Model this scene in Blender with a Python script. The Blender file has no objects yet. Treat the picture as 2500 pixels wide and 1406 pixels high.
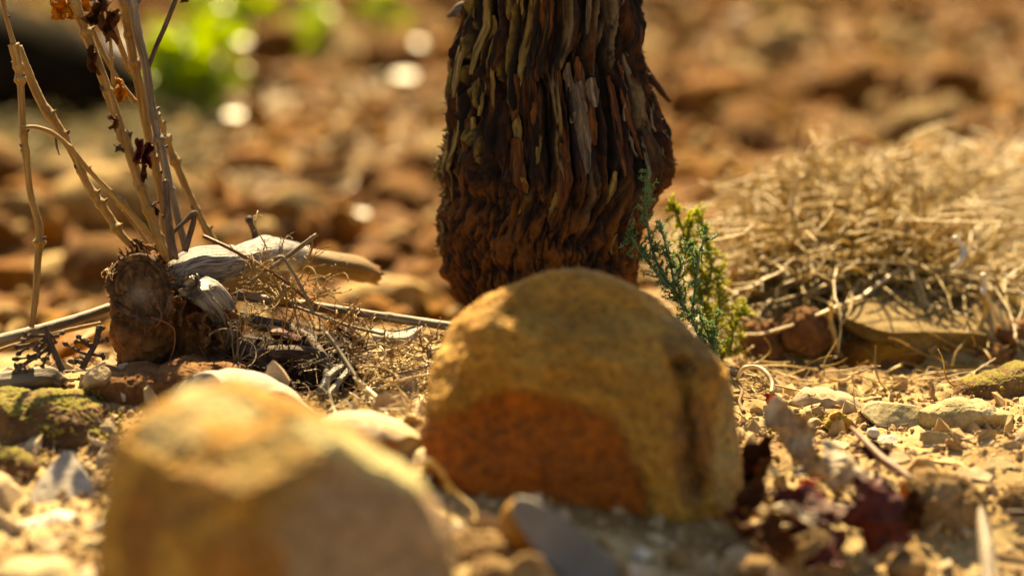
import bpy, bmesh, math, random
import numpy as np
from mathutils import Vector

sc = bpy.context.scene
R = math.radians
# ------------------------------------------------------------------ camera
PITCH = R(12.0); CH = 0.264; FPX = 100 / 36 * 2500
cam_d = bpy.data.cameras.new('camera'); cam = bpy.data.objects.new('camera', cam_d)
sc.collection.objects.link(cam); sc.camera = cam
cam.location = (0, 0, CH); cam.rotation_euler = (R(90) - PITCH, 0, 0)
cam_d.lens = 100; cam_d.sensor_width = 36; cam_d.clip_start = 0.02; cam_d.clip_end = 400
cam_d.dof.use_dof = True; cam_d.dof.focus_distance = 1.105; cam_d.dof.aperture_fstop = 5.2
# ------------------------------------------------------------------ world, sun, exposure
SUN_EL, SUN_AZ = 48.0, -5.0          # azimuth from +Y, negative = towards -X
w = bpy.data.worlds.new("World"); sc.world = w; w.use_nodes = True
wn = w.node_tree.nodes; wl = w.node_tree.links
sky = wn.new('ShaderNodeTexSky'); sky.sky_type = 'NISHITA'; sky.sun_disc = False
sky.sun_elevation = R(SUN_EL); sky.sun_rotation = R(SUN_AZ); sky.dust_density = 1.0; sky.air_density = .8; sky.ozone_density = .5
wl.new(sky.outputs[0], wn['Background'].inputs[0]); wn['Background'].inputs[1].default_value = 0.06
sd = bpy.data.lights.new('sun', 'SUN'); so = bpy.data.objects.new('sun', sd); sc.collection.objects.link(so)
sd.energy = 5.0; sd.angle = R(0.5); sd.color = (1.0, 0.87, 0.60)
sv = Vector((math.sin(R(SUN_AZ)) * math.cos(R(SUN_EL)), math.cos(R(SUN_AZ)) * math.cos(R(SUN_EL)), math.sin(R(SUN_EL))))
so.rotation_euler = sv.to_track_quat('Z', 'Y').to_euler(); so.location = (0, 3, 4)
sc.view_settings.view_transform = 'Standard'; sc.view_settings.look = 'None'
sc.view_settings.gamma = 1; sc.view_settings.use_curve_mapping = False
sc.view_settings.exposure = 2.0
sc.view_settings.use_white_balance = True; sc.view_settings.white_balance_temperature = 9200
sc.render.engine = 'CYCLES'
sc.cycles.use_denoising = True
sc.cycles.max_bounces = 6; sc.cycles.diffuse_bounces = 3; sc.cycles.sample_clamp_indirect = 6

# ------------------------------------------------------------------ numeric helpers
FW = np.array((0, math.cos(PITCH), -math.sin(PITCH))); UP = np.array((0, math.sin(PITCH), math.cos(PITCH)))
RT = np.array((1.0, 0, 0)); CAM = np.array((0, 0, CH))
def P(px, py, d):
    return CAM + d * FW + (px - 1250) / FPX * d * RT + (703 - py) / FPX * d * UP
def PX(n, d): return n / FPX * d

def _hash(ix, iy, iz, seed):
    h = (ix * 374761393 + iy * 668265263 + iz * 2147483647 + seed * 1274126177) & 0xFFFFFFFF
    h = ((h ^ (h >> 13)) * 1103515245) & 0xFFFFFFFF
    h = ((h ^ (h >> 15)) * 2246822519) & 0xFFFFFFFF
    return ((h ^ (h >> 16)) & 0xFFFFFF) / float(0xFFFFFF)
def vn(p, seed=0):
    p = np.asarray(p, dtype=np.float64); i = np.floor(p).astype(np.int64); f = p - i
    f = f * f * (3 - 2 * f); r = 0
    for dx in (0, 1):
        wx = f[..., 0] if dx else 1 - f[..., 0]
        for dy in (0, 1):
            wy = f[..., 1] if dy else 1 - f[..., 1]
            for dz in (0, 1):
                wz = f[..., 2] if dz else 1 - f[..., 2]
                r = r + wx * wy * wz * _hash(i[..., 0] + dx, i[..., 1] + dy, i[..., 2] + dz, seed)
    return r * 2 - 1
def fbm(p, oc=4, seed=0, gain=.5):
    p = np.asarray(p, dtype=np.float64); a = 1; s = 0; t = 0
    for k in range(oc):
        s = s + a * vn(p + k * 17.31, seed + k * 7); t += a; a *= gain; p = p * 2.03
    return s / t
def sstep(a, b, x):
    t = np.clip((x - a) / (b - a), 0, 1); return t * t * (3 - 2 * t)

# ------------------------------------------------------------------ ground height
CTRL = [(p[0], p[1], p[2]) for p in (
    # px, py, d : points on the ground
    (1250, 1430, .87), (300, 1430, .88), (2200, 1406, .955), (2500, 1395, .96), (1900, 1400, .94), (1600, 1410, .90), (2200, 1250, .985), (2450, 1250, .99), (1880, 1260, .965), (0, 1406, .9), (100, 1250, .97),
    (2200, 1150, 1.02), (2450, 1120, 1.03), (1850, 1200, .99), (2200, 1050, 1.08), (2450, 1040, 1.08), (1850, 1040, 1.09),
    (2150, 975, 1.14), (2400, 960, 1.15), (1900, 940, 1.15), (2200, 905, 1.205), (2450, 895, 1.207), (1950, 900, 1.205),
    (1900, 750, 1.235), (2200, 745, 1.228), (2450, 755, 1.23), (2200, 720, 1.27), (1900, 720, 1.275), (2480, 735, 1.27), (2200, 570, 1.38), (2480, 520, 1.4), (2500, 450, 1.5), (2480, 390, 1.62), (2200, 500, 1.5),
    (1850, 640, 1.33), (1700, 700, 1.3), (2000, 520, 1.42),
    (400, 905, 1.1), (150, 930, 1.1), (0, 940, 1.1), (250, 905, 1.13), (560, 880, 1.12), (750, 890, 1.13), (950, 860, 1.14), (1100, 850, 1.14),
    (800, 960, 1.09), (1000, 960, 1.08), (600, 1000, 1.05), (900, 1040, 1.02), (250, 1120, 1.02), (60, 1130, 1.02),
    (1300, 1200, .96), (1600, 1200, .97), (1350, 800, 1.15), (1350, 800, 1.22), (1600, 860, 1.17), (1150, 830, 1.17), (1650, 830, 1.25),
    (1300, 780, 1.29), (1650, 720, 1.4),
    (0, 860, 1.4), (250, 850, 1.4), (500, 830, 1.42), (800, 810, 1.43), (1050, 780, 1.45), (1300, 760, 1.5),
    (0, 703, 1.58), (500, 703, 1.56), (1000, 703, 1.56), (1700, 560, 1.66), (1900, 400, 1.95), (2200, 330, 2.1), (2480, 260, 2.2),
    (0, 400, 1.98), (600, 400, 1.98), (1300, 400, 1.96), (0, 0, 2.95), (800, 0, 2.95), (1600, 0, 2.95), (2500, 0, 2.9))]
cp = np.array([P(*c) for c in CTRL])
cp = np.vstack([cp, [(x, y, -.055) for x in (-3, -1, 0, 1, 3) for y in (4.5, 8, 14)],
                [(x, y, -.01) for x in (-3, -1, 0, 1, 3) for y in (-2, -.5, .4)], [(-1, .95, -.01), (1, .95, -.01), (-.6, 1.5, -.06), (.8, 1.5, 0)]])
_d = np.linalg.norm(cp[:, None, :2] - cp[None, :, :2], axis=2)
_w = np.linalg.solve(_d + np.eye(len(cp)) * 2e-3, cp[:, 2] - cp[:, 2].mean())
def H0(x, y):
    x = np.asarray(x, float); y = np.asarray(y, float); r = np.zeros(np.broadcast(x, y).shape) + cp[:, 2].mean()
    for k in range(len(cp)):
        r = r + _w[k] * np.sqrt((x - cp[k, 0]) ** 2 + (y - cp[k, 1]) ** 2)
    return np.clip(r, -.12, .08)
def H(x, y):
    x = np.asarray(x, float); y = np.asarray(y, float)
    z = H0(x, y)
    p = np.stack([x, y, 0 * x + .3], -1)
    far = sstep(1.25, 1.6, y); bank = sstep(.09, .12, x) * sstep(1.08, 1.12, y) * (1 - sstep(1.2, 1.24, y))
    z = z + .0022 * (1 - far) * fbm(p * 62, 2, 15) * sstep(.02, .06, x) + (.0035 + .017 * far + .006 * bank) * fbm(p * 26, 3, 3) + (.0012 + .003 * far + .002 * bank) * fbm(p * 130, 3, 9) + .0005 * fbm(p * 500, 2, 12)
    return z
def G(px, py, lift=0.0):
    d = np.arange(.8, 3.6, .004)
    pts = CAM + d[:, None] * (FW + (px - 1250) / FPX * RT + (703 - py) / FPX * UP)
    h = H(pts[:, 0], pts[:, 1]); k = np.argmax(pts[:, 2] < h)
    q = pts[k].copy(); q[2] = h[k] + lift
    return q

# ------------------------------------------------------------------ materials
def mixc(nt, fac, a, b, mode='MIX'):
    m = nt.nodes.new('ShaderNodeMix'); m.data_type = 'RGBA'; m.blend_type = mode
    for s, v in ((0, fac), (6, a), (7, b)):
        if isinstance(v, (int, float)): m.inputs[s].default_value = v
        elif isinstance(v, tuple): m.inputs[s].default_value = (*v, 1)
        else: nt.links.new(v, m.inputs[s])
    return m.outputs[2]
def math_n(nt, op, a, b=0.0, c=0.0):
    m = nt.nodes.new('ShaderNodeMath'); m.operation = op
    for s, v in ((0, a), (1, b), (2, c)):
        if isinstance(v, (int, float)): m.inputs[s].default_value = v
        else: nt.links.new(v, m.inputs[s])
    return m.outputs[0]
def ramp(nt, src, stops):
    r = nt.nodes.new('ShaderNodeValToRGB'); e = r.color_ramp.elements
    while len(e) < len(stops): e.new(.5)
    for el, (p, c) in zip(e, stops):
        el.position = p; el.color = (*c, 1) if isinstance(c, tuple) else (c, c, c, 1)
    nt.links.new(src, r.inputs[0]); return r.outputs[0]
def noise(nt, vec, scale, detail=6, rough=.55, dist=0):
    n = nt.nodes.new('ShaderNodeTexNoise'); n.inputs['Scale'].default_value = scale
    n.inputs['Detail'].default_value = detail; n.inputs['Roughness'].default_value = rough; n.inputs['Distortion'].default_value = dist
    nt.links.new(vec, n.inputs['Vector']); return n.outputs[0]
MATS = {}
def mat(name, cols, scale=60, vec='Object', stretch=None, rough=.8, bump=.0006, bscale=None, fine=.35, spec=.3, tint=False,
        moss=None, trans=0.0, pits=0.0, sheen=None, spot=None, lo=.32, hi=.7, band=None, zone=None):
    """earth, rock, wood and leaf material: colours from layered noise, fine grain, bump"""
    m = bpy.data.materials.new(name); m['uses_tint'] = tint; cols = [tuple(.92 * x ** 1.22 for x in c_) for c_ in cols]
    m.use_nodes = True; nt = m.node_tree; b = nt.nodes['Principled BSDF']
    if vec == 'Object':
        v = nt.nodes.new('ShaderNodeTexCoord').outputs['Object']
        oi = nt.nodes.new('ShaderNodeObjectInfo')
        ad = nt.nodes.new('ShaderNodeVectorMath'); ad.operation = 'ADD'
        nt.links.new(v, ad.inputs[0]); nt.links.new(oi.outputs['Random'], ad.inputs[1]); v = ad.outputs[0]
    else:
        a = nt.nodes.new('ShaderNodeAttribute'); a.attribute_name = 'tc'; v = a.outputs['Vector']
    v0 = v
    if stretch:
        mp = nt.nodes.new('ShaderNodeMapping'); mp.inputs['Scale'].default_value = stretch; nt.links.new(v, mp.inputs[0]); v = mp.outputs[0]
    n1 = noise(nt, v, scale, 7, .6, .4)
    k = len(cols); c = ramp(nt, n1, [(lo + (hi - lo) * i / max(1, k - 1), cols[i]) for i in range(k)])
    if band:
        wv = nt.nodes.new('ShaderNodeTexWave'); wv.inputs['Scale'].default_value = band[1]; wv.inputs['Distortion'].default_value = 6
        wv.inputs['Detail'].default_value = 4; wv.inputs['Detail Scale'].default_value = 1.2; wv.bands_direction = band[2]
        nt.links.new(v0, wv.inputs[0]); c = mixc(nt, math_n(nt, 'MULTIPLY', wv.outputs[1], band[3]), c, band[0])
    if spot:
        s = ramp(nt, noise(nt, v0, spot[1], 4, .7), [(spot[2], 0.0), (spot[2] + .06, 1.0)]); c = mixc(nt, s, c, spot[0])
    if tint:
        a = nt.nodes.new('ShaderNodeAttribute'); a.attribute_name = 'tint'
        nn = ramp(nt, noise(nt, v0, scale * 1.6, 5, .65), [(.3, .55), (.7, 1.0)])
        tv = mixc(nt, 1.0, a.outputs['Color'], nn, 'MULTIPLY')
        c = mixc(nt, a.outputs['Alpha'], c, tv)
    n2 = noise(nt, v, scale * 9, 6, .65)
    c = mixc(nt, 1.0, c, ramp(nt, n2, [(.25, 1 - fine), (.75, 1 + fine * .25)]), 'MULTIPLY')
    if moss:
        g = nt.nodes.new('ShaderNodeNewGeometry'); sx = nt.nodes.new('ShaderNodeSeparateXYZ'); nt.links.new(g.outputs['Normal'], sx.inputs[0])
        mz = math_n(nt, 'ADD', math_n(nt, 'MULTIPLY', sx.outputs[2], .5), noise(nt, v0, moss[1], 6, .7))
        c = mixc(nt, ramp(nt, mz, [(moss[2], 0.0), (moss[2] + .08, 1.0)]), c,
                 ramp(nt, noise(nt, v0, moss[1] * 4, 4, .7), [(.35, moss[0]), (.65, tuple(x * 1.8 for x in moss[0]))]))
    if zone:      # redder earth on the field beyond the vine row
        sx_ = nt.nodes.new('ShaderNodeSeparateXYZ'); nt.links.new(nt.nodes.new('ShaderNodeTexCoord').outputs['Object'], sx_.inputs[0])
        zf_ = ramp(nt, math_n(nt, 'MULTIPLY', math_n(nt, 'ADD', sx_.outputs[1], math_n(nt, 'MULTIPLY', noise(nt, v0, 8, 4, .6), .3)), .4), [(.54, 0.0), (.66, 1.0)])
        c = mixc(nt, zf_, c, mixc(nt, 1.0, c, zone, 'MULTIPLY'))
    nt.links.new(c, b.inputs['Base Color'])
    b.inputs['Roughness'].default_value = rough; b.inputs['Specular IOR Level'].default_value = spec
    if bump:
        h = math_n(nt, 'ADD', math_n(nt, 'MULTIPLY', noise(nt, v, bscale or scale * 4, 8, .7), 1.0), math_n(nt, 'MULTIPLY', n2, .3))
        if pits:
            vo = nt.nodes.new('ShaderNodeTexVoronoi'); vo.inputs['Scale'].default_value = pits; nt.links.new(v, vo.inputs['Vector'])
            h = math_n(nt, 'ADD', h, ramp(nt, vo.outputs['Distance'], [(.0, 0.0), (.5, 1.0)]))
        bp = nt.nodes.new('ShaderNodeBump'); bp.inputs['Distance'].default_value = bump; bp.inputs['Strength'].default_value = 1
        nt.links.new(h, bp.inputs['Height']); nt.links.new(bp.outputs[0], b.inputs['Normal'])
    if trans:
        t = nt.nodes.new('ShaderNodeBsdfTranslucent'); nt.links.new(c, t.inputs[0]); ms = nt.nodes.new('ShaderNodeMixShader')
        ms.inputs[0].default_value = trans; nt.links.new(b.outputs[0], ms.inputs[1]); nt.links.new(t.outputs[0], ms.inputs[2])
        nt.links.new(ms.outputs[0], nt.nodes['Material Output'].inputs[0])
    MATS[name] = m; return m

M_soil = mat('soil', [(.20, .11, .035), (.36, .245, .105), (.50, .39, .21)], 22, bump=.0012, bscale=260, fine=.4, rough=.9, moss=((.16, .14, .03), 60, 1.12), spot=((.52, .36, .18), 210, .62), hi=.62, zone=(.55, .31, .07))
M_grit = mat('pale_grit', [(.34, .22, .10), (.52, .38, .20), (.62, .5, .32)], 60, bump=.0003, fine=.3, rough=.85)
M_sandstone = mat('ochre_sandstone', [(.42, .215, .035), (.60, .345, .07), (.74, .50, .16)], 34, bump=.0018, bscale=170, fine=.6, spot=((.22, .075, .004), 300, .58), pits=330, tint=True, band=((.38, .18, .03), 26, 'Z', .5), rough=.85)
M_sandpale = mat('pale_sandstone', [(.34, .25, .15), (.55, .43, .28), (.66, .56, .42)], 45, bump=.0005, bscale=300, fine=.35, tint=True, rough=.85)
M_greystone = mat('grey_stone', [(.24, .20, .16), (.42, .37, .31), (.56, .50, .43)], 40, bump=.0004, bscale=350, fine=.4, tint=True, rough=.8, spot=((.16, .11, .07), 240, .66))
M_whitestone = mat('white_stone', [(.48, .44, .36), (.66, .62, .54)], 40, bump=.0003, fine=.2, rough=.55, spec=.5)
M_glint = mat('quartz_pebble', [(.16, .14, .10), (.22, .20, .14)], 60, bump=0, fine=.2, rough=.5, spec=.4)  # for the discs added as blurred highlights
M_slab = mat('olive_tan_slab', [(.14, .085, .02), (.27, .18, .06), (.40, .30, .14)], 40, bump=.0012, bscale=200, fine=.5, tint=True, rough=.85)
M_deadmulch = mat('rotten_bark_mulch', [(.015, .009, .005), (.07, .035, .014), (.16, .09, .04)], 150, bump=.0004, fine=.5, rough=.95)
M_softpeb = mat('dull_pebble', [(.24, .21, .14), (.32, .29, .20)], 60, bump=0, fine=.2, rough=.7, spec=.15)
M_clod = mat('red_brown_clod', [(.12, .036, .002), (.31, .135, .009), (.46, .27, .04)], 30, bump=.0015, bscale=160, fine=.35, rough=.95)
M_clodpale = mat('pinkish_clod', [(.20, .10, .02), (.38, .24, .07), (.54, .40, .17)], 30, bump=.001, bscale=160, fine=.3, rough=.8)
M_bluestone = mat('blue_grey_slate', [(.20, .185, .165), (.30, .275, .25)], 60, bump=.0003, fine=.25, tint=True, rough=.7)
M_mossclod = mat('mossy_earth', [(.17, .09, .04), (.30, .18, .085), (.46, .31, .16)], 60, bump=.0018, bscale=420, fine=.5, rough=.95, moss=((.13, .115, .016), 150, .88))
M_redearth = mat('red_earth', [(.15, .06, .02), (.30, .14, .05), (.46, .27, .11)], 80, bump=.0018, bscale=420, fine=.5, rough=.95)
M_tanearth = mat('tan_earth', [(.24, .14, .06), (.44, .29, .14), (.58, .43, .25)], 80, bump=.0022, bscale=300, fine=.5, rough=.95)
M_lichen = mat('lichened_stone', [(.30, .24, .13), (.50, .42, .24), (.60, .52, .34)], 60, bump=.0009, bscale=330, fine=.45, rough=.9, moss=((.24, .19, .05), 90, 1.05))
M_bark = mat('vine_bark', [(.008, .003, .001), (.03, .010, .002), (.15, .055, .008)], 330, 'tc', (1, 1, .13), bump=.0012, bscale=700, fine=.55, rough=.9, lo=.38, hi=.66, tint=True)
M_barklow = mat('crumbly_bark', [(.03, .011, .005), (.19, .07, .018), (.42, .20, .055)], 260, 'tc', (1, 1, .5), bump=.0012, bscale=600, fine=.5, rough=.95)
M_stripgrey = mat('grey_bark_strip', [(.04, .027, .018), (.17, .125, .085), (.38, .31, .23)], 700, 'tc', (1, 1, .1), bump=.0005, fine=.4, rough=.8)
M_stripolive = mat('olive_bark_strip', [(.06, .04, .012), (.24, .165, .05), (.42, .32, .12)], 700, 'tc', (1, 1, .1), bump=.0005, fine=.4, rough=.85)
M_striprust = mat('rust_bark_strip', [(.03, .011, .003), (.14, .048, .008), (.28, .12, .025)], 700, 'tc', (1, 1, .1), bump=.0005, fine=.4, rough=.9)
M_silver = mat('silvered_wood', [(.045, .03, .018), (.19, .155, .115), (.44, .40, .34)], 1700, 'tc', (1, 1, .08), bump=.0009, bscale=1500, fine=.5, rough=.33, spec=.7, lo=.36, hi=.54)
M_silverx = mat('silvered_ring_wood', [(.05, .035, .022), (.20, .165, .125), (.48, .45, .40)], 1500, 'tc', (.1, .1, 1), bump=.0009, bscale=1500, fine=.5, rough=.38, spec=.6, lo=.36, hi=.56)
M_deadwood = mat('brown_dead_wood', [(.06, .028, .010), (.24, .11, .035), (.42, .22, .08)], 190, bump=.0016, bscale=700, fine=.5, rough=.95, tint=True)
M_cut = mat('weathered_cut_wood', [(.04, .02, .01), (.16, .09, .045), (.34, .22, .12)], 230, bump=.0012, bscale=900, fine=.5, rough=.9, tint=True)
M_cane = mat('tan_cane', [(.20, .10, .02), (.38, .22, .05), (.50, .34, .12)], 700, 'tc', (1, 1, .08), bump=.0004, fine=.45, rough=.6, spec=.4, spot=((.14, .07, .02), 1100, .62))
M_canegrey = mat('grey_cane', [(.10, .065, .033), (.23, .17, .105), (.38, .31, .22)], 700, 'tc', (1, 1, .06), bump=.0003, fine=.4, rough=.6, spec=.4)
M_twigdark = mat('dark_twig', [(.04, .022, .014), (.13, .08, .05), (.24, .17, .12)], 700, 'tc', (1, 1, .3), bump=.0003, fine=.4, rough=.7)
M_twigred = mat('red_twig', [(.12, .04, .012), (.26, .11, .035)], 700, 'tc', (1, 1, .1), bump=.0002, fine=.3, rough=.5)
M_straw = mat('straw', [(.40, .28, .12), (.68, .54, .30), (.85, .74, .52)], 240, bump=0, fine=.2, rough=.42, spec=.7, trans=.35)
M_strawgold = mat('golden_straw', [(.28, .17, .035), (.55, .38, .11), (.72, .56, .24)], 120, bump=0, fine=.2, rough=.45, spec=.6, trans=.35)
M_leafgold = mat('golden_leaf', [(.40, .17, .02), (.65, .36, .05)], 220, bump=.0004, fine=.3, rough=.6, trans=.45)
M_leafbrown = mat('brown_leaf', [(.07, .025, .009), (.22, .095, .03)], 260, bump=.0005, fine=.4, rough=.7, spec=.1, trans=.25)
M_leafred = mat('dark_red_leaf', [(.05, .008, .004), (.15, .022, .010), (.24, .07, .035)], 150, bump=.0004, fine=.4, rough=.5, spec=.2, trans=.22)
M_leafscar = mat('scarlet_leaf', [(.34, .03, .004), (.60, .09, .010)], 150, bump=.0003, fine=.3, rough=.5, trans=.5)
M_leafpale = mat('pale_leaf', [(.30, .21, .13), (.52, .42, .30), (.68, .59, .46)], 150, bump=.0003, fine=.35, rough=.6, spec=.25, trans=.3)
M_amber = mat('amber_leaf', [(.45, .20, .03), (.65, .36, .08)], 150, bump=.0002, fine=.2, rough=.5, trans=.5)
M_sprig = mat('blue_green_needle', [(.11, .20, .09), (.23, .35, .16), (.42, .48, .16)], 500, bump=0, fine=.2, rough=.5, trans=.5)
M_sprigyel = mat('yellow_green_needle', [(.30, .32, .03), (.50, .50, .08)], 500, bump=0, fine=.2, rough=.5, trans=.6)
M_sprigstem = mat('green_stem', [(.10, .16, .08), (.2, .26, .14)], 500, bump=0, rough=.6)
M_weed = mat('fresh_green_leaf', [(.26, .38, .012), (.46, .56, .025)], 60, bump=0, fine=.2, rough=.3, spec=.6, trans=.55)
M_dryolive = mat('olive_grass', [(.22, .17, .05), (.40, .33, .13)], 60, bump=0, fine=.2, rough=.6, trans=.3)
M_shademass = mat('dark_wet_wood', [(.010, .007, .003), (.04, .028, .012)], 30, bump=.001, fine=.4, rough=.95, spec=.05)  # near-black colour of the masses added for shade
M_moss = mat('yellow_moss', [(.26, .20, .035), (.50, .40, .11)], 200, bump=0, fine=.3, rough=.9, trans=.15)
M_crumb = mat('earth_crumb', [(.24, .13, .06), (.46, .31, .17), (.60, .47, .32)], 90, bump=.0004, fine=.3, rough=.9)

# ------------------------------------------------------------------ object helpers
def tag(o, label=None, cat=None, group=None, kind=None):
    if label: o['label'] = label
    if cat: o['category'] = cat
    if group: o['group'] = group
    if kind: o['kind'] = kind
    return o
def empty(name, loc, label=None, cat=None, group=None):
    o = bpy.data.objects.new(name, None); sc.collection.objects.link(o); o.location = loc; o.empty_display_size = .01
    return tag(o, label, cat, group)
def mesh_obj(name, V, F, m, parent=None, tc=None, tint=None, smooth=True, origin=None):
    V = np.asarray(V, float)
    if origin is None: origin = V.mean(0) if parent is None else np.array(parent['org'] if 'org' in parent.keys() else parent.matrix_world.translation)
    if parent is not None: wl_ = np.array(world_loc(parent)); org = V.mean(0)
    else: wl_ = np.zeros(3); org = np.asarray(origin, float)
    me = bpy.data.meshes.new(name)
    if isinstance(F, np.ndarray):
        n, k = F.shape; me.vertices.add(len(V)); me.vertices.foreach_set('co', (V - org).ravel())
        me.loops.add(n * k); me.loops.foreach_set('vertex_index', F.ravel().astype(np.int32))
        me.polygons.add(n); me.polygons.foreach_set('loop_start', np.arange(n, dtype=np.int32) * k)
        me.polygons.foreach_set('loop_total', np.full(n, k, np.int32))
        me.update(calc_edges=True)
    else:
        me.from_pydata((V - org).tolist(), [], F); me.update()
    me.polygons.foreach_set('use_smooth', [smooth] * len(me.polygons))
    if tc is not None:
        a = me.attributes.new('tc', 'FLOAT_VECTOR', 'POINT'); a.data.foreach_set('vector', np.asarray(tc, float).ravel())
    if tint is None and m.get('uses_tint'): tint = np.zeros((len(V), 4))
    if tint is not None:
        a = me.attributes.new('tint', 'FLOAT_COLOR', 'POINT'); a.data.foreach_set('color', np.asarray(tint, float).ravel())
    me.materials.append(m)
    o = bpy.data.objects.new(name, me); sc.collection.objects.link(o)
    if parent is not None: o.parent = parent; o.location = org - wl_
    else: o.location = org
    return o
def world_loc(o):
    v = Vector(o.location)
    while o.parent: o = o.parent; v = v + Vector(o.location)
    return v

_ico = {}
def ico(s):
    if s not in _ico:
        bm = bmesh.new(); bmesh.ops.create_icosphere(bm, subdivisions=s, radius=1)
        V = np.array([v.co[:] for v in bm.verts]); V /= np.linalg.norm(V, axis=1)[:, None]
        F = np.array([[v.index for v in f.verts] for f in bm.faces]); bm.free(); _ico[s] = (V, F)
    return _ico[s]

def rock(name, label, cat, outline, d, thick, m, seed=0, sub=6, planes=(), cuts=5, amp=.03, freq=2.2, box=.75, fine=.006, group=None,
         tilt=0.0, parent=None, shell=None):
    """a stone of real depth; outline (px) gives its width and height where it stands"""
    rs = np.random.RandomState(seed + 11)
    o2 = np.array([((x - 1250) / FPX * d, (703 - y) / FPX * d) for x, y in outline]); c2 = (o2.max(0) + o2.min(0)) / 2
    rel = o2 - c2; th = np.arctan2(rel[:, 1], rel[:, 0]); rr = np.hypot(rel[:, 0], rel[:, 1]); od = np.argsort(th); th = th[od]; rr = rr[od]
    th = np.concatenate([th[-2:] - 2 * np.pi, th, th[:2] + 2 * np.pi]); rr = np.concatenate([rr[-2:], rr, rr[:2]])
    D, F = ico(sub); a = np.arctan2(D[:, 1], D[:, 0]); rho = np.hypot(D[:, 0], D[:, 1]); Rm = rr.mean()
    Rt = np.interp(a, th, rr); Rt = Rt * sstep(0, .5, rho) + Rm * (1 - sstep(0, .5, rho))
    q = rho ** box
    u = Rt * q * np.cos(a); v = Rt * q * np.sin(a); f = np.sign(D[:, 2]) * np.abs(D[:, 2]) ** box * thick
    f = f + tilt * v
    C = CAM + d * FW + c2[0] * RT + c2[1] * UP
    V = C + u[:, None] * RT + v[:, None] * UP + f[:, None] * FW
    tint = np.zeros((len(V), 4))
    for k in range(cuts):
        n = rs.normal(size=3); n /= np.linalg.norm(n); pr = (V - C) @ n; off = pr.max() * rs.uniform(.72, .92)
        V = V - np.clip(pr - off, 0, None)[:, None] * n
    for pl in planes:
        n = pl[0][0] * RT + pl[0][1] * UP + pl[0][2] * FW; n = n / np.linalg.norm(n); q0 = P(*pl[1]); pr = (V - q0) @ n
        pr = pr + Rm * (pl[3] if len(pl) > 3 else .03) * fbm((V - C) / Rm * 1.6, 3, seed + 5)
        V = V - np.clip(pr, 0, None)[:, None] * n
        if len(pl) > 2 and pl[2]:
            k = sstep(-.01 * Rm, .06 * Rm, pr)[:, None]; col = np.array([*pl[2], 1.0]); tint = tint * (1 - k) + col * k
    N = (V - C); N /= np.linalg.norm(N, axis=1)[:, None] + 1e-9
    pp = (V - C) / Rm
    V = V + N * (Rm * amp * fbm(pp * freq, 4, seed))[:, None] + N * (Rm * fine * fbm(pp * freq * 7, 4, seed + 3, .65))[:, None]
    if shell is not None: V = shell(V, C, Rm, pp, N)
    o = mesh_obj(name, V, F, m, parent, tint=tint)
    if parent is None: tag(o, label, cat, group)
    return o

def resample(pts, n):
    pts = np.asarray(pts, float); L = np.concatenate([[0], np.cumsum(np.linalg.norm(np.diff(pts[:, :3], axis=0), axis=1))])
    t = np.linspace(0, L[-1], n); k = np.clip(np.searchsorted(L, t, side='right') - 1, 0, len(pts) - 2)
    u = ((t - L[k]) / np.maximum(L[k + 1] - L[k], 1e-9))[:, None]
    p1 = pts[k]; p2 = pts[k + 1]; p0 = pts[np.maximum(k - 1, 0)]; p3 = pts[np.minimum(k + 2, len(pts) - 1)]
    return .5 * ((2 * p1) + (-p0 + p2) * u + (2 * p0 - 5 * p1 + 4 * p2 - p3) * u ** 2 + (-p0 + 3 * p1 - 3 * p2 + p3) * u ** 3), t
def frames(C):
    T = np.gradient(C, axis=0); T /= np.linalg.norm(T, axis=1)[:, None] + 1e-12
    a = np.array((0, 0, 1.0)) if abs(T[0, 2]) < .9 else np.array((1.0, 0, 0))
    n = np.cross(T[0], a); n /= np.linalg.norm(n); Ns = [n]
    for i in range(1, len(C)):
        n = n - T[i] * (n @ T[i]); n /= np.linalg.norm(n) + 1e-12; Ns.append(n)
    N = np.array(Ns); return T, N, np.cross(T, N)
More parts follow.
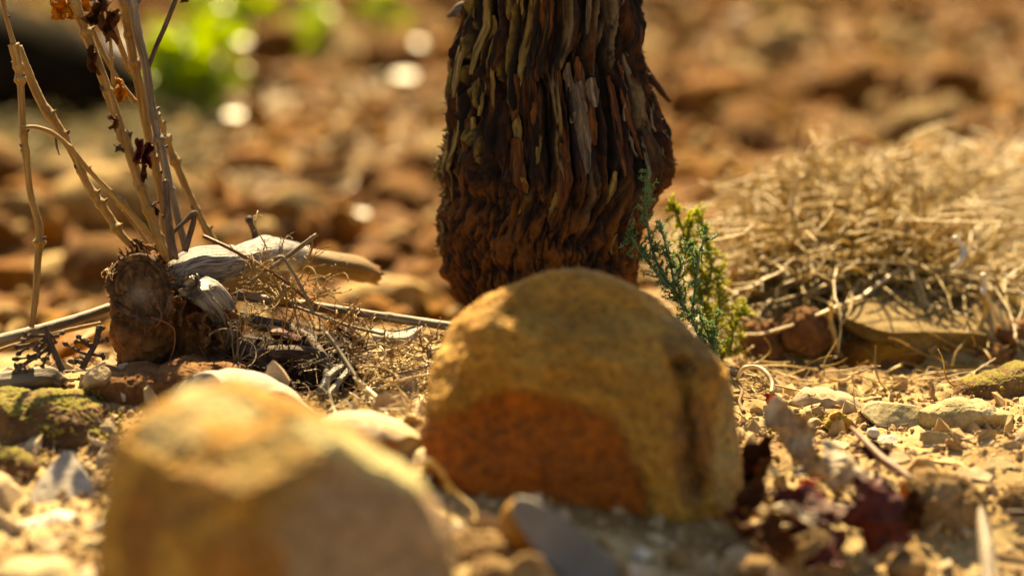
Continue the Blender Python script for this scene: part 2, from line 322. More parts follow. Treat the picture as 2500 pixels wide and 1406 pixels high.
def tube_geo(pts, step=.0012, ns=12, amp=.08, freq=400, seed=0, nodes=(), rag=0.0, zf=.15, minr=.0002, oc=3):
    """pts rows: x, y, z, radius (metres)"""
    pts = np.asarray(pts, float); L = np.linalg.norm(np.diff(pts[:, :3], axis=0), axis=1).sum(); n = max(4, int(L / step))
    Q, t = resample(pts, n); C = Q[:, :3]; r = np.maximum(Q[:, 3], minr)
    for (s, k) in nodes: r = r * (1 + k * np.exp(-((t / L - s) * L / .0013) ** 2))
    T, N, B = frames(C); a = np.linspace(0, 2 * np.pi, ns, endpoint=False)
    ca = np.cos(a); sa = np.sin(a)
    tc = np.stack([np.broadcast_to(ca, (n, ns)) * r[:, None], np.broadcast_to(sa, (n, ns)) * r[:, None], np.broadcast_to(t[:, None], (n, ns))], -1)
    disp = 1 + amp * fbm(np.concatenate([tc[..., :2] * freq, tc[..., 2:] * freq * zf], -1) + seed * 3.7, oc, seed)
    rr = r[:, None] * disp
    V = C[:, None, :] + rr[..., None] * (ca[None, :, None] * N[:, None, :] + sa[None, :, None] * B[:, None, :])
    if rag:
        rs = np.random.RandomState(seed); V[-1] += T[-1] * (rs.uniform(0, rag, ns))[:, None]; V[0] -= T[0] * (rs.uniform(0, rag, ns))[:, None]
    V = V.reshape(-1, 3); tc = tc.reshape(-1, 3)
    i = np.arange(n - 1)[:, None] * ns + np.arange(ns)[None]; j = np.arange(n - 1)[:, None] * ns + (np.arange(ns)[None] + 1) % ns
    F = np.stack([i, j, j + ns, i + ns], -1).reshape(-1, 4)
    c0, c1 = len(V), len(V) + 1
    V = np.vstack([V, C[0] - T[0] * r[0] * .25, C[-1] + T[-1] * r[-1] * .25]); tc = np.vstack([tc, [0, 0, 0], [0, 0, t[-1]]])
    k = np.arange(ns); F0 = np.stack([np.full(ns, c0), (k + 1) % ns, k, k * 0 - 1], -1); e = (n - 1) * ns
    F1 = np.stack([np.full(ns, c1), e + k, e + (k + 1) % ns, k * 0 - 1], -1)
    return V, F, np.vstack([F0, F1])[:, :3], tc
class Geo:
    def __init__(s): s.V = []; s.F = []; s.T = []; s.n = 0
    def add(s, V, Fs, tc=None):
        for F in Fs:
            for k in range(0, 1): s.F.extend((np.asarray(F) + s.n).tolist())
        s.V.append(V); s.T.append(tc if tc is not None else V); s.n += len(V)
    def tube(s, pts, **k):
        V, F, F3, tc = tube_geo(pts, **k); s.add(V, [F, F3], tc + np.array((0, 0, (s.n % 97) * .013)))
    def build(s, name, m, parent=None, **k):
        return mesh_obj(name, np.vstack(s.V), s.F, m, parent, tc=np.vstack(s.T), **k)
def pxpath(pts, d=1.1):
    """pts: (px, py, radius_px[, d])"""
    out = []
    for p in pts:
        dd = p[3] if len(p) > 3 else d
        out.append((*P(p[0], p[1], dd), PX(p[2], dd)))
    return out
def stick(name, label, cat, pts, m, d=1.1, group=None, parent=None, **k):
    g = Geo(); g.tube(pxpath(pts, d), **k); o = g.build(name, m, parent)
    if parent is None: tag(o, label, cat, group)
    elif label: o['label'] = label
    return o

def sheet_geo(grid, nu=26, nv=26, crumple=.0008, seed=0, freq=260, ragged=.0, thick=.00022, crease=0.0):
    """leaf: small grid of points (rows) smoothed into a curved sheet with thickness"""
    g = np.array(grid, float)
    rows = np.stack([resample(r, nu)[0] for r in g]); S = np.stack([resample(rows[:, j], nv)[0] for j in range(nu)], 1)
    V = S.reshape(-1, 3)
    du = np.gradient(S, axis=1); dv = np.gradient(S, axis=0); N = np.cross(du, dv); N /= np.linalg.norm(N, axis=2)[..., None] + 1e-12; N = N.reshape(-1, 3)
    V = V + N * (crumple * fbm(V * freq, 4, seed, .6))[:, None]
    if crease:      # sharp folds of a dried leaf
        sz = float(np.linalg.norm(V.max(0) - V.min(0))); a_ = fbm(V * 2.6 / sz + seed, 2, seed + 1, .4); b_ = fbm(V * 7 / sz + seed, 2, seed + 2)
        V = V + N * (sz * crease * (1 - 5 * np.abs(a_)) + sz * crease * .3 * (1 - 5 * np.abs(b_)))[:, None]
    uu, vv = np.meshgrid(np.linspace(-1, 1, nu), np.linspace(-1, 1, nv)); e = np.maximum(abs(uu), abs(vv)).ravel()
    if ragged:
        c = V.mean(0); k = sstep(.7, 1, e) * ragged * (fbm(V * freq * 1.8, 3, seed + 4) - .3); V = V + (V - c) * k[:, None]
    A = V + N * thick / 2; B = V - N * thick / 2; n = len(V)
    idx = np.arange(nu * nv).reshape(nv, nu)
    q = np.stack([idx[:-1, :-1], idx[:-1, 1:], idx[1:, 1:], idx[1:, :-1]], -1).reshape(-1, 4)
    b = np.concatenate([idx[0], idx[1:, -1], idx[-1, -2::-1], idx[-2:0:-1, 0]]); b2 = np.roll(b, -1)
    return np.vstack([A, B]), [q, q[:, ::-1] + n, np.stack([b, b + n, b2 + n, b2], -1)]
def leaf(name, label, cat, grid, m, parent=None, group=None, settle=None, **k):
    if name == 'dead_leaf' and settle != 1:      # slide it towards the camera until its lowest row lies on the soil
        r0 = grid[-1]; cx = sum(c[0] for c in r0) / len(r0); cy = max(c[1] for c in r0)
        dz = float((G(cx, cy) - CAM) @ FW) - .004 - min(c[2] for c in r0) - (settle or 0) - .008; grid = [[(c[0], c[1], c[2] + dz) for c in row] for row in grid]
    pts = [[P(*c) for c in row] for row in grid]
    if name == 'dead_leaf': k.setdefault('crease', .085); k['crumple'] = .0005; k['ragged'] = k.get('ragged', 0) * .5 + .22; k['freq'] = 170; k['nu'] = k['nv'] = 64
    V, Fs = sheet_geo(pts, **k); o = mesh_obj(name, V, np.vstack(Fs), m, parent)
    if parent is None: tag(o, label, cat, group)
    return o
def crumpled(name, label, c, w, h, m, parent, seed=0, curl=1.0, d=1.1, **k):
    """small withered leaf, rolled up and crumpled, about w x h px round c"""
    rs = np.random.RandomState(seed); g = []
    for i in range(5):
        row = []; v = i / 4 - .5
        for j in range(5):
            u = j / 4 - .5
            row.append((c[0] + (u * w * .8 + rs.normal() * w * .16 + math.sin(v * 5 + seed) * w * .12), c[1] + v * h + rs.normal() * h * .06,
                        d + PX(1, d) * (math.cos(u * 5 * curl) * w * .35 + rs.normal() * w * .14)))
        g.append(row)
    return leaf(name, label, None, g, m, parent, crumple=.0012, freq=420, seed=seed, ragged=.35, nu=22, nv=22, **k)

def crumbs(name, pts, sizes, m, seed=0, parent=None, label=None, cat=None, kind='stuff', sub=1, sq=.75, jit=.25):
    """many small uneven grains as one mesh"""
    rs = np.random.RandomState(seed); D, F = ico(sub); n = len(pts); nv = len(D)
    ax = rs.uniform(.6, 1.3, (n, 3)); ax[:, 2] *= sq
    J = 1 + rs.uniform(-jit, jit, (n, nv, 1))
    q = rs.normal(size=(n, 4)); q /= np.linalg.norm(q, axis=1)[:, None]; a, b, c, d = q.T
    Rm = np.stack([1 - 2 * (c * c + d * d), 2 * (b * c - a * d), 2 * (b * d + a * c), 2 * (b * c + a * d), 1 - 2 * (b * b + d * d), 2 * (c * d - a * b),
                   2 * (b * d - a * c), 2 * (c * d + a * b), 1 - 2 * (b * b + c * c)], -1).reshape(n, 3, 3)
    V = np.einsum('nij,nvj->nvi', Rm, D[None] * J * ax[:, None, :]) * np.asarray(sizes)[:, None, None] + np.asarray(pts)[:, None, :]
    FF = (F[None] + (np.arange(n) * nv)[:, None, None]).reshape(-1, 3)
    o = mesh_obj(name, V.reshape(-1, 3), FF, m, parent, smooth=False)
    return tag(o, label, cat, None, kind)

# ================================================================== GROUND
def axis(segs):
    out = [segs[0][0]]
    for a, b, st in segs: out.extend(np.linspace(a, b, max(2, int(round((b - a) / st)) + 1))[1:])
    return np.array(out)
gx = axis([(-80, -8, 6), (-8, -1.2, .5), (-1.2, -.62, .03), (-.62, -.24, .006), (-.24, .24, .0018), (.24, .62, .006), (.62, 1.2, .03), (1.2, 8, .5), (8, 80, 6)])
gy = axis([(-20, -2, 4), (-2, .6, .2), (.6, .78, .01), (.78, 1.3, .0018), (1.3, 1.7, .004), (1.7, 3.4, .008), (3.4, 5, .04), (5, 12, .5), (12, 160, 8)])
GX, GY = np.meshgrid(gx, gy); GZ = H(GX, GY)
ix = np.arange(GX.size).reshape(GX.shape)
Fg = np.stack([ix[:-1, :-1], ix[:-1, 1:], ix[1:, 1:], ix[1:, :-1]], -1).reshape(-1, 4)
g = mesh_obj('ground', np.stack([GX, GY, GZ], -1).reshape(-1, 3), Fg, M_soil, origin=(0, 0, 0)); tag(g, kind='structure')

rng = np.random.RandomState(5)
def on_ground(n, x0, x1, y0, y1, sink=.3, s0=.001, s1=.003, pw=2.5, keep=None):
    x = rng.uniform(x0, x1, n); y = rng.uniform(y0, y1, n)
    if keep is not None: k = keep(x, y); x, y = x[k], y[k]
    s = s0 + (s1 - s0) * rng.uniform(0, 1, len(x)) ** pw
    return np.stack([x, y, H(x, y) + s * sink], -1), s
# fine crumbs and grit on the near ground
p, s = on_ground(15000, -.2, .23, .8, 1.22, .2, .0003, .0024, 5)
crumbs('gravel', p, s, M_crumb, 1)
p, s = on_ground(1100, -.2, .23, .8, 1.2, .2, .001, .0046, 5, keep=lambda x, y: (x < .085) | (rng.random_sample(len(x)) < .3))
crumbs('pale_gravel', p, s, M_grit, 2, sub=1, jit=.3, sq=.45)
p, s = on_ground(900, -.2, .2, .8, 1.1, .25, .0015, .006, 3, keep=lambda x, y: (x < .03) | (y < .97))
crumbs('stone_flakes', p, s, M_sandpale, 7, sub=1, jit=.38, sq=.35)
p, s = on_ground(9000, -.75, .8, 1.32, 3.6, .3, .002, .014, 2.5, keep=lambda x, y: np.abs(x) < .10 + .19 * y)
crumbs('earth_rubble', p, s, M_clod, 3, jit=.2, sub=2)
p, s = on_ground(3000, -.75, .8, 1.32, 3.6, .5, .002, .011, 2, keep=lambda x, y: np.abs(x) < .10 + .19 * y)
crumbs('pale_rubble', p, s, M_clodpale, 4, jit=.2, sub=2)

p, s = on_ground(420, .055, .22, .93, 1.13, .1, .0012, .0065, 2.5)
crumbs('stone_flakes', p, s, M_grit, 8, sub=1, jit=.34, sq=.3)
# ================================================================== FIELD BEHIND: clods, stones, weeds
def clod_mesh(i):
    rs = np.random.RandomState(50 + i); D, F = ico(4); V = D * np.array((1.15, .95, .72))
    for k in range(9):
        n = rs.normal(size=3); n /= np.linalg.norm(n); pr = V @ n; V = V - np.clip(pr - rs.uniform(.55, .85), 0, None)[:, None] * n
    V = V * (1 + .16 * fbm(D * 2.2, 4, i)[:, None] + .05 * fbm(D * 9, 3, i)[:, None])
    me = bpy.data.meshes.new('clod'); me.from_pydata(V.tolist(), [], F.tolist()); me.polygons.foreach_set('use_smooth', [True] * len(F)); return me
variants = [clod_mesh(i) for i in range(8)]
cl_mats = [M_clod, M_clodpale, M_clod]
vm = {}
for i, me in enumerate(variants):
    for j, mm in enumerate(cl_mats[:2]):
        c = me.copy(); c.materials.append(mm); vm[i, j] = c
rs = random.Random(8); placed = []
def clod(x, y, s, j, label, group, sx=1.0, sink=.4):
    me = vm[rs.randrange(8), j]; o = bpy.data.objects.new('clod' if j == 0 else 'stone', me); sc.collection.objects.link(o)
    o.location = (x, y, float(H(x, y)) + s * sink); o.rotation_euler = (rs.uniform(-.4, .4), rs.uniform(-.4, .4), rs.uniform(0, 6.28))
    o.scale = (s * sx * rs.uniform(.85, 1.25), s, s * rs.uniform(.8, 1.3)); tag(o, label, 'clod' if j == 0 else 'stone', group)
for k in range(900):
    y = rs.uniform(1.36, 3.5); x = rs.uniform(-1, 1) * (.06 + .19 * y)
    if x > .07 and y < 1.75: continue
    s = rs.choice((.009, .012, .015, .018, .024)) * (.75 + .2 * y)
    if any((x - a) ** 2 + (y - b) ** 2 < (s + c) ** 2 * .8 for a, b, c in placed): continue
    placed.append((x, y, s))
    dd_ = y / math.cos(PITCH); pxx = 1250 + x / (y * .98) * FPX
    side = 'behind the dry shoots' if pxx < 560 else 'between shoots and vine trunk' if pxx < 1300 else 'right of the vine trunk' if pxx < 1900 else 'above the hay'
    row = 'low in the hollow' if y < 1.75 else 'midway up the field' if y < 2.4 else 'near the top edge'
    size = 'small' if s < .014 else 'large' if s > .022 else 'middling'
    j = 1 if rs.random() < (.35 if x < 0 else .45) else 0
    nm = 'rusty blurred clod' if j == 0 else 'pale blurred stone'
    clod(x, y, s, j, f'{size} {nm} {row}, {side}', f'{"clods" if j == 0 else "pale stones"} on the blurred field')
    if len(placed) > 290: break

def boulder(px, py, wpx, hpx, d, m, label, seed, cat='stone', name='stone', thick=None):
    ol = [(px + wpx / 2 * math.cos(a), py - hpx / 2 * math.sin(a)) for a in np.linspace(0, 2 * math.pi, 14, endpoint=False)]
    return rock(name, label, cat, ol, d, thick or PX(wpx, d) * .4, m, seed, sub=5, cuts=7, amp=.12)
boulder(330, 500, 430, 190, 1.80, M_clodpale, 'large pale rounded boulder blurred behind the upright dry shoots', 1, 'boulder', 'boulder')
boulder(290, 135, 90, 100, 2.45, M_whitestone, 'whitish stone at the edge of the dark hollow behind the dry shoots', 2)
boulder(940, 745, 280, 130, 1.46, M_clodpale, 'broad buff stone in the hollow between the dry cane and the vine trunk', 3)
boulder(1050, 720, 120, 150, 1.5, M_clod, 'ochre clod in the hollow touching the left outline of the vine trunk', 4, 'clod', 'clod')
boulder(200, 700, 330, 170, 1.62, M_clodpale, 'pinkish tan clod behind the cane to the left of the stump', 5, 'clod', 'clod')
boulder(30, 690, 150, 120, 1.6, M_clod, 'rust brown clod behind the leftmost drooping shoot', 6, 'clod', 'clod')
boulder(620, 420, 240, 110, 1.95, M_clod, 'wide orange clod on the field midway between shoots and vine trunk', 7, 'clod', 'clod')
boulder(1780, 250, 330, 130, 2.2, M_clod, 'long rust red clod right of the vine trunk near the top', 8, 'clod', 'clod')
QL = ['brightest white round glinting pebble left of the vine trunk', 'second white glint above the brightest one', 'dull grey glint right of the green weed at the top', 'pale glint between weeds near the top', 'grey glint below the green weed',
      'white glint in front of the brightest green weed', 'grey pebble at the top edge right of the vine trunk', 'pale pebble hidden beside the trunk top', 'grey glint left of the trunk at mid height', 'pale glint between shoots and trunk, level with the stub top',
      'grey glint above the silver branch, near the trunk', 'pale glint touching the left outline of the trunk', 'grey glint above the hay crest', 'pale glint near the top edge far right of the trunk', 'grey glint just above the branch spur', 'pale glint above the broken side branch', 'grey glint left of the stump between shoots']
for i, (px, py, r) in enumerate([(990, 185, 30), (1030, 105, 26), (600, 100, 24), (735, 90, 24), (575, 280, 26), (475, 165, 22), (1800, 40, 24), (1480, -30, 22),
                                 (820, 330, 18), (650, 470, 20), (880, 520, 20), (1020, 250, 20), (2100, 400, 20), (2370, 90, 22), (560, 640, 24), (700, 540, 20), (210, 640, 22)]):
    q = G(px, py + r * 1.6); d = float((q - CAM) @ FW); s = PX(r * .6, d)
    o = rock('pebble', None, None, [(px + r * math.cos(a), py + r * .1 - r * math.sin(a)) for a in np.linspace(0, 6.28, 9)[:-1]], d, s, M_glint if i in (0, 1, 2, 3, 4, 5, 8, 10, 12, 13) else M_greystone, i, sub=4, cuts=1, amp=.05, planes=[((.05, .86, -.5), (px, py, d), None, .02)])
    o.name = 'pebble'; tag(o, QL[i] + ' on the blurred field', 'pebble', 'shining pebbles on the blurred field')  # flat discs added and tilted to the sun as blurred highlights

def weed(px, py, w_, h_, d, n, m, label, seed, lw=.010, ll=.022):
    rs_ = np.random.RandomState(seed); base = G(px, py + h_ / 2); d = float((base - CAM) @ FW)
    root = empty('weed', base, label, 'weed'); V = []; F = []
    stems = Geo()
    W = PX(w_ / 2, d); Hh = PX(h_, d) * .95
    for k in range(n):
        a = rs_.uniform(0, 6.28); r_ = W * math.sqrt(rs_.uniform(0, 1)); c = base + np.array((r_ * math.cos(a), r_ * math.sin(a) * .8, Hh * rs_.uniform(.1, 1)))
        t = rs_.normal(size=3); t[2] = abs(t[2]) * .5; t /= np.linalg.norm(t); b = np.cross(t, rs_.normal(size=3)); b /= np.linalg.norm(b); nn = np.cross(t, b)
        L = ll * rs_.uniform(.6, 1.2); w2 = lw * rs_.uniform(.6, 1.2); i0 = len(V)
        for s_, ww, up in ((0, .05, 0), (.3, .8, .12), (.65, .9, .1), (1, .05, -.1)):
            V += [c + t * L * s_ + b * w2 * ww / 2 + nn * L * up, c + t * L * s_ - b * w2 * ww / 2 + nn * L * up]
        F += [(i0, i0 + 1, i0 + 3, i0 + 2), (i0 + 2, i0 + 3, i0 + 5, i0 + 4), (i0 + 4, i0 + 5, i0 + 7, i0 + 6)]
        if k % 6 == 0: stems.tube([(*base, .0012), (*((base + c) / 2 + np.array((0, 0, Hh * .1))), .001), (*c, .0006)], step=.01, ns=5)
    stems.build('stem', m, root); o = mesh_obj('foliage', np.array(V), F, m, root); tag(o, kind='stuff')
weed(465, 185, 200, 230, 2.42, 300, M_weed, 'brightest green leafy weed, blurred behind the dry shoots', 1)
weed(550, 40, 190, 150, 2.8, 110, M_weed, 'green weed at the top edge just right of the brightest weed', 2)
weed(790, 80, 110, 170, 2.75, 30, M_weed, 'faint green weed between the dry shoots and vine trunk', 3)
weed(930, 30, 90, 120, 2.8, 26, M_weed, 'small green weed at the top edge beside the vine trunk', 4)
weed(1870, 20, 130, 110, 2.8, 22, M_dryolive, 'dull olive weed at the top edge right of the vine trunk', 5)
weed(60, 60, 330, 120, 2.8, 120, M_dryolive, 'wide olive brown dry weed above the dark fallen log', 6)
weed(740, 60, 150, 150, 2.8, 40, M_weed, 'sparse yellowish green weed left of the faint one', 7)
# dark masses added to stand for shade at the back left
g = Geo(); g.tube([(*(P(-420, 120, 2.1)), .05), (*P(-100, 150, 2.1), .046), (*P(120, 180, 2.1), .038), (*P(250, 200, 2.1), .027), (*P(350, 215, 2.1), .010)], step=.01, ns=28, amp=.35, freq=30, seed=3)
o = g.build('fallen_log', M_shademass); tag(o, 'very dark fallen log in the blurred top left corner', 'log')
g = Geo(); g.tube([(*P(490, -10, 2.8), .02), (*P(600, -5, 2.8), .022)], step=.01, ns=20, amp=.35, freq=30, seed=5)
tag(g.build('fallen_log', M_shademass), 'short dark piece of wood cut by the top edge above the weeds', 'log')

# ------------------------------------------------------------------ strand generator for straw / grass
def strands(name, starts, dirs, lens, rads, m, curl=.5, seed=0, ns=4, seg=7, drop=0.0, parent=None, label=None, cat=None, cap=0):
    rs_ = np.random.RandomState(seed); n = len(starts); p_ = np.array(starts, float); t = np.array(dirs, float); t /= np.linalg.norm(t, axis=1)[:, None]
    pts = [p_]; wob = rs_.normal(size=(n, 3)) * curl
    for k in range(seg):
        wob = wob * .7 + rs_.normal(size=(n, 3)) * curl * .6; t = t + wob * .5; t[:, 2] -= drop; t /= np.linalg.norm(t, axis=1)[:, None]
        p_ = p_ + t * (np.asarray(lens) / seg)[:, None]; pts.append(p_)
    C = np.stack(pts, 1)
    if name != 'x':
        hz = H0(C[..., 0], C[..., 1]); C[..., 2] = np.maximum(C[..., 2], hz + .0006)
        if cap: cp_ = hz + cap * rs_.uniform(.3, 1.15, (n, 1)); C[..., 2] = np.where(C[..., 2] > cp_, cp_ + (C[..., 2] - cp_) * .12, C[..., 2])
    T = np.gradient(C, axis=1); T /= np.linalg.norm(T, axis=2)[..., None] + 1e-12
    A = np.cross(T, np.array((.3, .5, .8))); A /= np.linalg.norm(A, axis=2)[..., None] + 1e-12; B = np.cross(T, A)
    r = np.asarray(rads)[:, None] * np.linspace(1, .45, seg + 1)[None]; an = np.arange(ns) * 2 * np.pi / ns
    V = C[:, :, None, :] + r[..., None, None] * (np.cos(an)[:, None] * A[:, :, None, :] + np.sin(an)[:, None] * B[:, :, None, :])
    m_ = (seg + 1) * ns; i = np.arange(seg)[:, None] * ns + np.arange(ns); j = np.arange(seg)[:, None] * ns + (np.arange(ns) + 1) % ns
    f = np.stack([i, j, j + ns, i + ns], -1).reshape(-1, 4); FF = (f[None] + (np.arange(n) * m_)[:, None, None]).reshape(-1, 4)
    o = mesh_obj(name, V.reshape(-1, 3), FF, m, parent); return tag(o, label, cat, None, 'stuff')

def mound(n, pxr, pyr, dr, thick, seed, L, rad, m, name, curl, flat=.5, dirbias=None, drop=0.0):
    rs_ = np.random.RandomState(seed); S = []; Dd = []
    while len(S) < n:
        px = rs_.uniform(*pxr); dd = rs_.uniform(*dr); x = (px - 1250) / FPX * dd
        y = dd * .975; q = np.array((x, y, 0)); h = float(H0(x, y))
        S.append((x, y, h)); 
    S = np.array(S); env = thick * (.25 + .75 * np.clip(fbm(np.stack([S[:, 0] * 28, S[:, 1] * 22, S[:, 0] * 0], -1), 2, seed + 4) + .65, 0, 1.2))
    S[:, 2] += rs_.uniform(0, 1, n) ** .8 * env
    Dd = rs_.normal(size=(n, 3)); Dd[:, 2] *= flat
    if dirbias is not None: Dd = Dd * .5 + np.array(dirbias)
    return strands(name, S, Dd, rs_.uniform(*L, n), rs_.uniform(*rad, n), m, curl, seed, drop=drop, cap=thick * 1.15)

# hay on the bank at the right
mound(2900, (1810, 2330), None, (1.25, 1.46), .027, 21, (.015, .05), (.0005, .0011), M_strawgold, 'dry_grass_mat', 1.1)
mound(1300, (1740, 2560), None, (1.25, 1.42), .018, 22, (.02, .06), (.0004, .0010), M_straw, 'dry_grass_mat', .9)
mound(2200, (2130, 2640), None, (1.33, 1.7), .012, 23, (.02, .06), (.0004, .0009), M_straw, 'pale_dry_grass', .35, .25, (.9, .5, .12))
mound(260, (1760, 2560), None, (1.24, 1.30), .018, 24, (.03, .07), (.0005, .0009), M_strawgold, 'hanging_dry_grass', .4, .6, (0, -.7, -.5), .12)
mound(300, (1700, 1850), None, (1.2, 1.35), .012, 25, (.012, .03), (.0003, .0006), M_strawgold, 'dry_grass_mat', .9)
mound(900, (1860, 2230), None, (1.27, 1.36), .050, 31, (.02, .06), (.0004, .0009), M_strawgold, 'loose_dry_tuft', .8, .8)
mound(420, (1800, 2450), None, (1.24, 1.42), .032, 29, (.05, .11), (.0006, .0011), M_straw, 'looping_dry_grass', 1.0, .6)
mound(260, (1820, 2300), None, (1.26, 1.45), .036, 30, (.04, .09), (.0006, .0010), M_strawgold, 'looping_dry_grass', .8, .7)
# olive grass at the back left
mound(1900, (-60, 480), None, (1.9, 2.3), .028, 26, (.02, .05), (.0006, .0012), M_dryolive, 'low_grass', .4)
mound(300, (560, 1000), None, (1.9, 2.4), .012, 27, (.02, .08), (.0006, .0012), M_straw, 'scattered_straw', .3, .2)
mound(260, (1700, 2500), None, (2.0, 2.8), .012, 28, (.02, .08), (.0006, .0012), M_straw, 'scattered_straw', .3, .2)

def curlpath(pts, r, d): return [(x, y, r, d + (i % 2) * .003) for i, (x, y) in enumerate(pts)]
for lab, pts, r, d, mm in (
    ('pale curled grass blade standing out brightest in the hay on the bank', [(2330, 580), (2350, 605), (2348, 635), (2325, 655)], 7, 1.2, M_whitestone),
    ('golden hooked grass stalk arching at the top right of the hay', [(2130, 480), (2160, 400), (2200, 385), (2245, 375), (2250, 400)], 6, 1.36, M_strawgold),
    ('short pale bent blade near the hay crest', [(2155, 410), (2170, 435), (2160, 470)], 7, 1.3, M_straw),
    ('thin hay stalk looping over the hay at its left crest', [(1830, 480), (1840, 445), (1870, 437), (1920, 440)], 6, 1.28, M_strawgold),
    ('straight pale stalk leaning right above the hay crest', [(1990, 400), (2035, 360), (2070, 340)], 6, 1.4, M_strawgold),
    ('long stalk bowed down the left flank of the hay', [(1900, 470), (1935, 520), (1950, 600), (1985, 680)], 6, 1.25, M_strawgold),
    ('pale stalk standing in the hay left of its crest', [(1960, 430), (1940, 470), (1930, 510)], 7, 1.25, M_straw),
    ('forked brown stalk hanging at the right end of the flat slab', [(2400, 700), (2405, 760), (2385, 810), (2350, 855)], 7, 1.21, M_strawgold),
    ('stalk running down to the right edge below the hay', [(2405, 720), (2440, 780), (2500, 840), (2560, 880)], 7, 1.21, M_straw),
    ('short white bent blade beside the slab end', [(2400, 670), (2403, 700), (2400, 715)], 7, 1.2, M_whitestone),
    ('thin rootlet hanging over the left end of the flat slab', [(2030, 745), (2028, 780), (2040, 830), (2042, 850)], 6, 1.2, M_strawgold),
):
    stick('dry_stalk', lab, 'stalk', curlpath(pts, r, d), mm, group='single stalks in the hay', ns=8, amp=.1)

# ================================================================== ROCKS OF THE FOREGROUND
def paint(V, patches):
    """mineral colour patches of a stone: (px, py, half width, half height, turn, colour, strength)"""
    zc = (V - CAM) @ FW; px = 1250 + (V @ RT) / zc * FPX; py = 703 - ((V - CAM) @ UP) / zc * FPX; T = np.zeros((len(V), 4))
    for (cx, cy, rx, ry, an, col, st) in patches:
        dx, dy = px - cx, py - cy; c, s_ = math.cos(an), math.sin(an)
        e = ((dx * c + dy * s_) / rx) ** 2 + ((-dx * s_ + dy * c) / ry) ** 2 + .5 * fbm(V * 60, 3, int(cx) % 50)
        k = ((1 - sstep(.6, 1.25, e)) * st)[:, None]; T = T * (1 - k) + np.array([*col, 1.0]) * k
    return T
def carve_big(V, C, Rm, pp, N):
    # a weathered crack near the right side and soft ledges over the upper face
    a = P(1655, 860, .95); b = P(1700, 1230, .95); ab = b - a; t = np.clip(((V - a) @ ab) / (ab @ ab), 0, 1); q = a + t[:, None] * ab
    dx = (V - q) @ RT + .0012 * fbm(V * 180, 3, 4) * 2; front = sstep(.01, -.01, (V - C) @ FW)
    k = np.exp(-(dx / .0035) ** 2) * front * sstep(0, .1, t) * (1 - sstep(.86, 1, t))
    V = V + FW * (k * .010)[:, None]
    led = np.sin((V @ UP) * 520 + 2.5 * fbm(V * 40, 3, 8)); V = V + N * (.0007 * led * front * (.5 + .5 * fbm(V * 60, 2, 2)))[:, None]
    rgt = sstep(.025, .04, (V - C) @ RT) * front
    V = V + N * (rgt * .0022 * fbm(V * np.array((150, 150, 60)), 4, 31))[:, None]
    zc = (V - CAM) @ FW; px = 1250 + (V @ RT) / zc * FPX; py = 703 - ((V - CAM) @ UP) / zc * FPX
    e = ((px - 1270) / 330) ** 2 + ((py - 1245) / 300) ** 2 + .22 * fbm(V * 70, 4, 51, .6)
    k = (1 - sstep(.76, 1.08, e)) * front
    V = V + FW * (k * .0028)[:, None] + N * (k * .0007 * fbm(V * 260, 4, 52))[:, None]
    global BIG_TINT; P0 = paint(V, [(1690, 850, 60, 90, -.6, (.26, .15, .04), .8), (1690, 1100, 50, 150, 0, (.34, .14, .03), .8), (1780, 1100, 45, 170, 0, (.58, .38, .12), .8), (1400, 780, 260, 50, .1, (.70, .44, .10), .3),
        (1330, 870, 260, 40, -.3, (.64, .38, .07), .3)])  # the dark upper right patch puts shade into the colour
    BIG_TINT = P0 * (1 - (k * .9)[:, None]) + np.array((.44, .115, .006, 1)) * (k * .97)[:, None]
    return V
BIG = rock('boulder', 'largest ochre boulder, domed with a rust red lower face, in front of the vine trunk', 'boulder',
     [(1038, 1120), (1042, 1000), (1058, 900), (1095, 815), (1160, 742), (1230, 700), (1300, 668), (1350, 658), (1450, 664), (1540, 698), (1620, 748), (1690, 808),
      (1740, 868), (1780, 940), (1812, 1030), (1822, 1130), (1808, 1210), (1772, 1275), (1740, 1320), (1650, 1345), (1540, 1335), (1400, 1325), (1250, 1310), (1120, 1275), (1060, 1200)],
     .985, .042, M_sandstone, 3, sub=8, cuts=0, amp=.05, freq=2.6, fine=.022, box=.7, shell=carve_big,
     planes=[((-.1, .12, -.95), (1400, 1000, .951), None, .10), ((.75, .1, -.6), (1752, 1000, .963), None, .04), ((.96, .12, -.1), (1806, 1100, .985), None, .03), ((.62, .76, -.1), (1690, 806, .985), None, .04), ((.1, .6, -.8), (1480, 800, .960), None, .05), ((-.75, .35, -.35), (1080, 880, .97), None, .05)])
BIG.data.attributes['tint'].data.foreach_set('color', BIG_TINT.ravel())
FT = None
def carve_front(V, C, Rm, pp, N):
    global FT
    FT = paint(V, [(900, 1330, 250, 260, .6, (0.55, 0.36, 0.20), .9), (590, 1390, 120, 130, .4, (0.52, 0.22, 0.04), .9), (620, 1130, 200, 60, -.45, (0.43, 0.28, 0.07), .8), (420, 1060, 90, 60, 0, (0.75, 0.55, 0.23), .8),
                   (520, 985, 120, 40, .2, (0.75, 0.61, 0.26), .9), (470, 1200, 120, 60, -.7, (0.49, 0.25, 0.07), .7), (340, 1300, 50, 160, .1, (0.43, 0.17, 0.03), .8), (880, 1110, 220, 34, .45, (0.75, 0.65, 0.29), .9), (700, 1200, 60, 120, .6, (.50, .27, .05), .6)])  # pale top and right rim patches paint sunlight into the stone's colour
    return V + N * (.0012 * fbm(V * 110, 3, 61))[:, None]
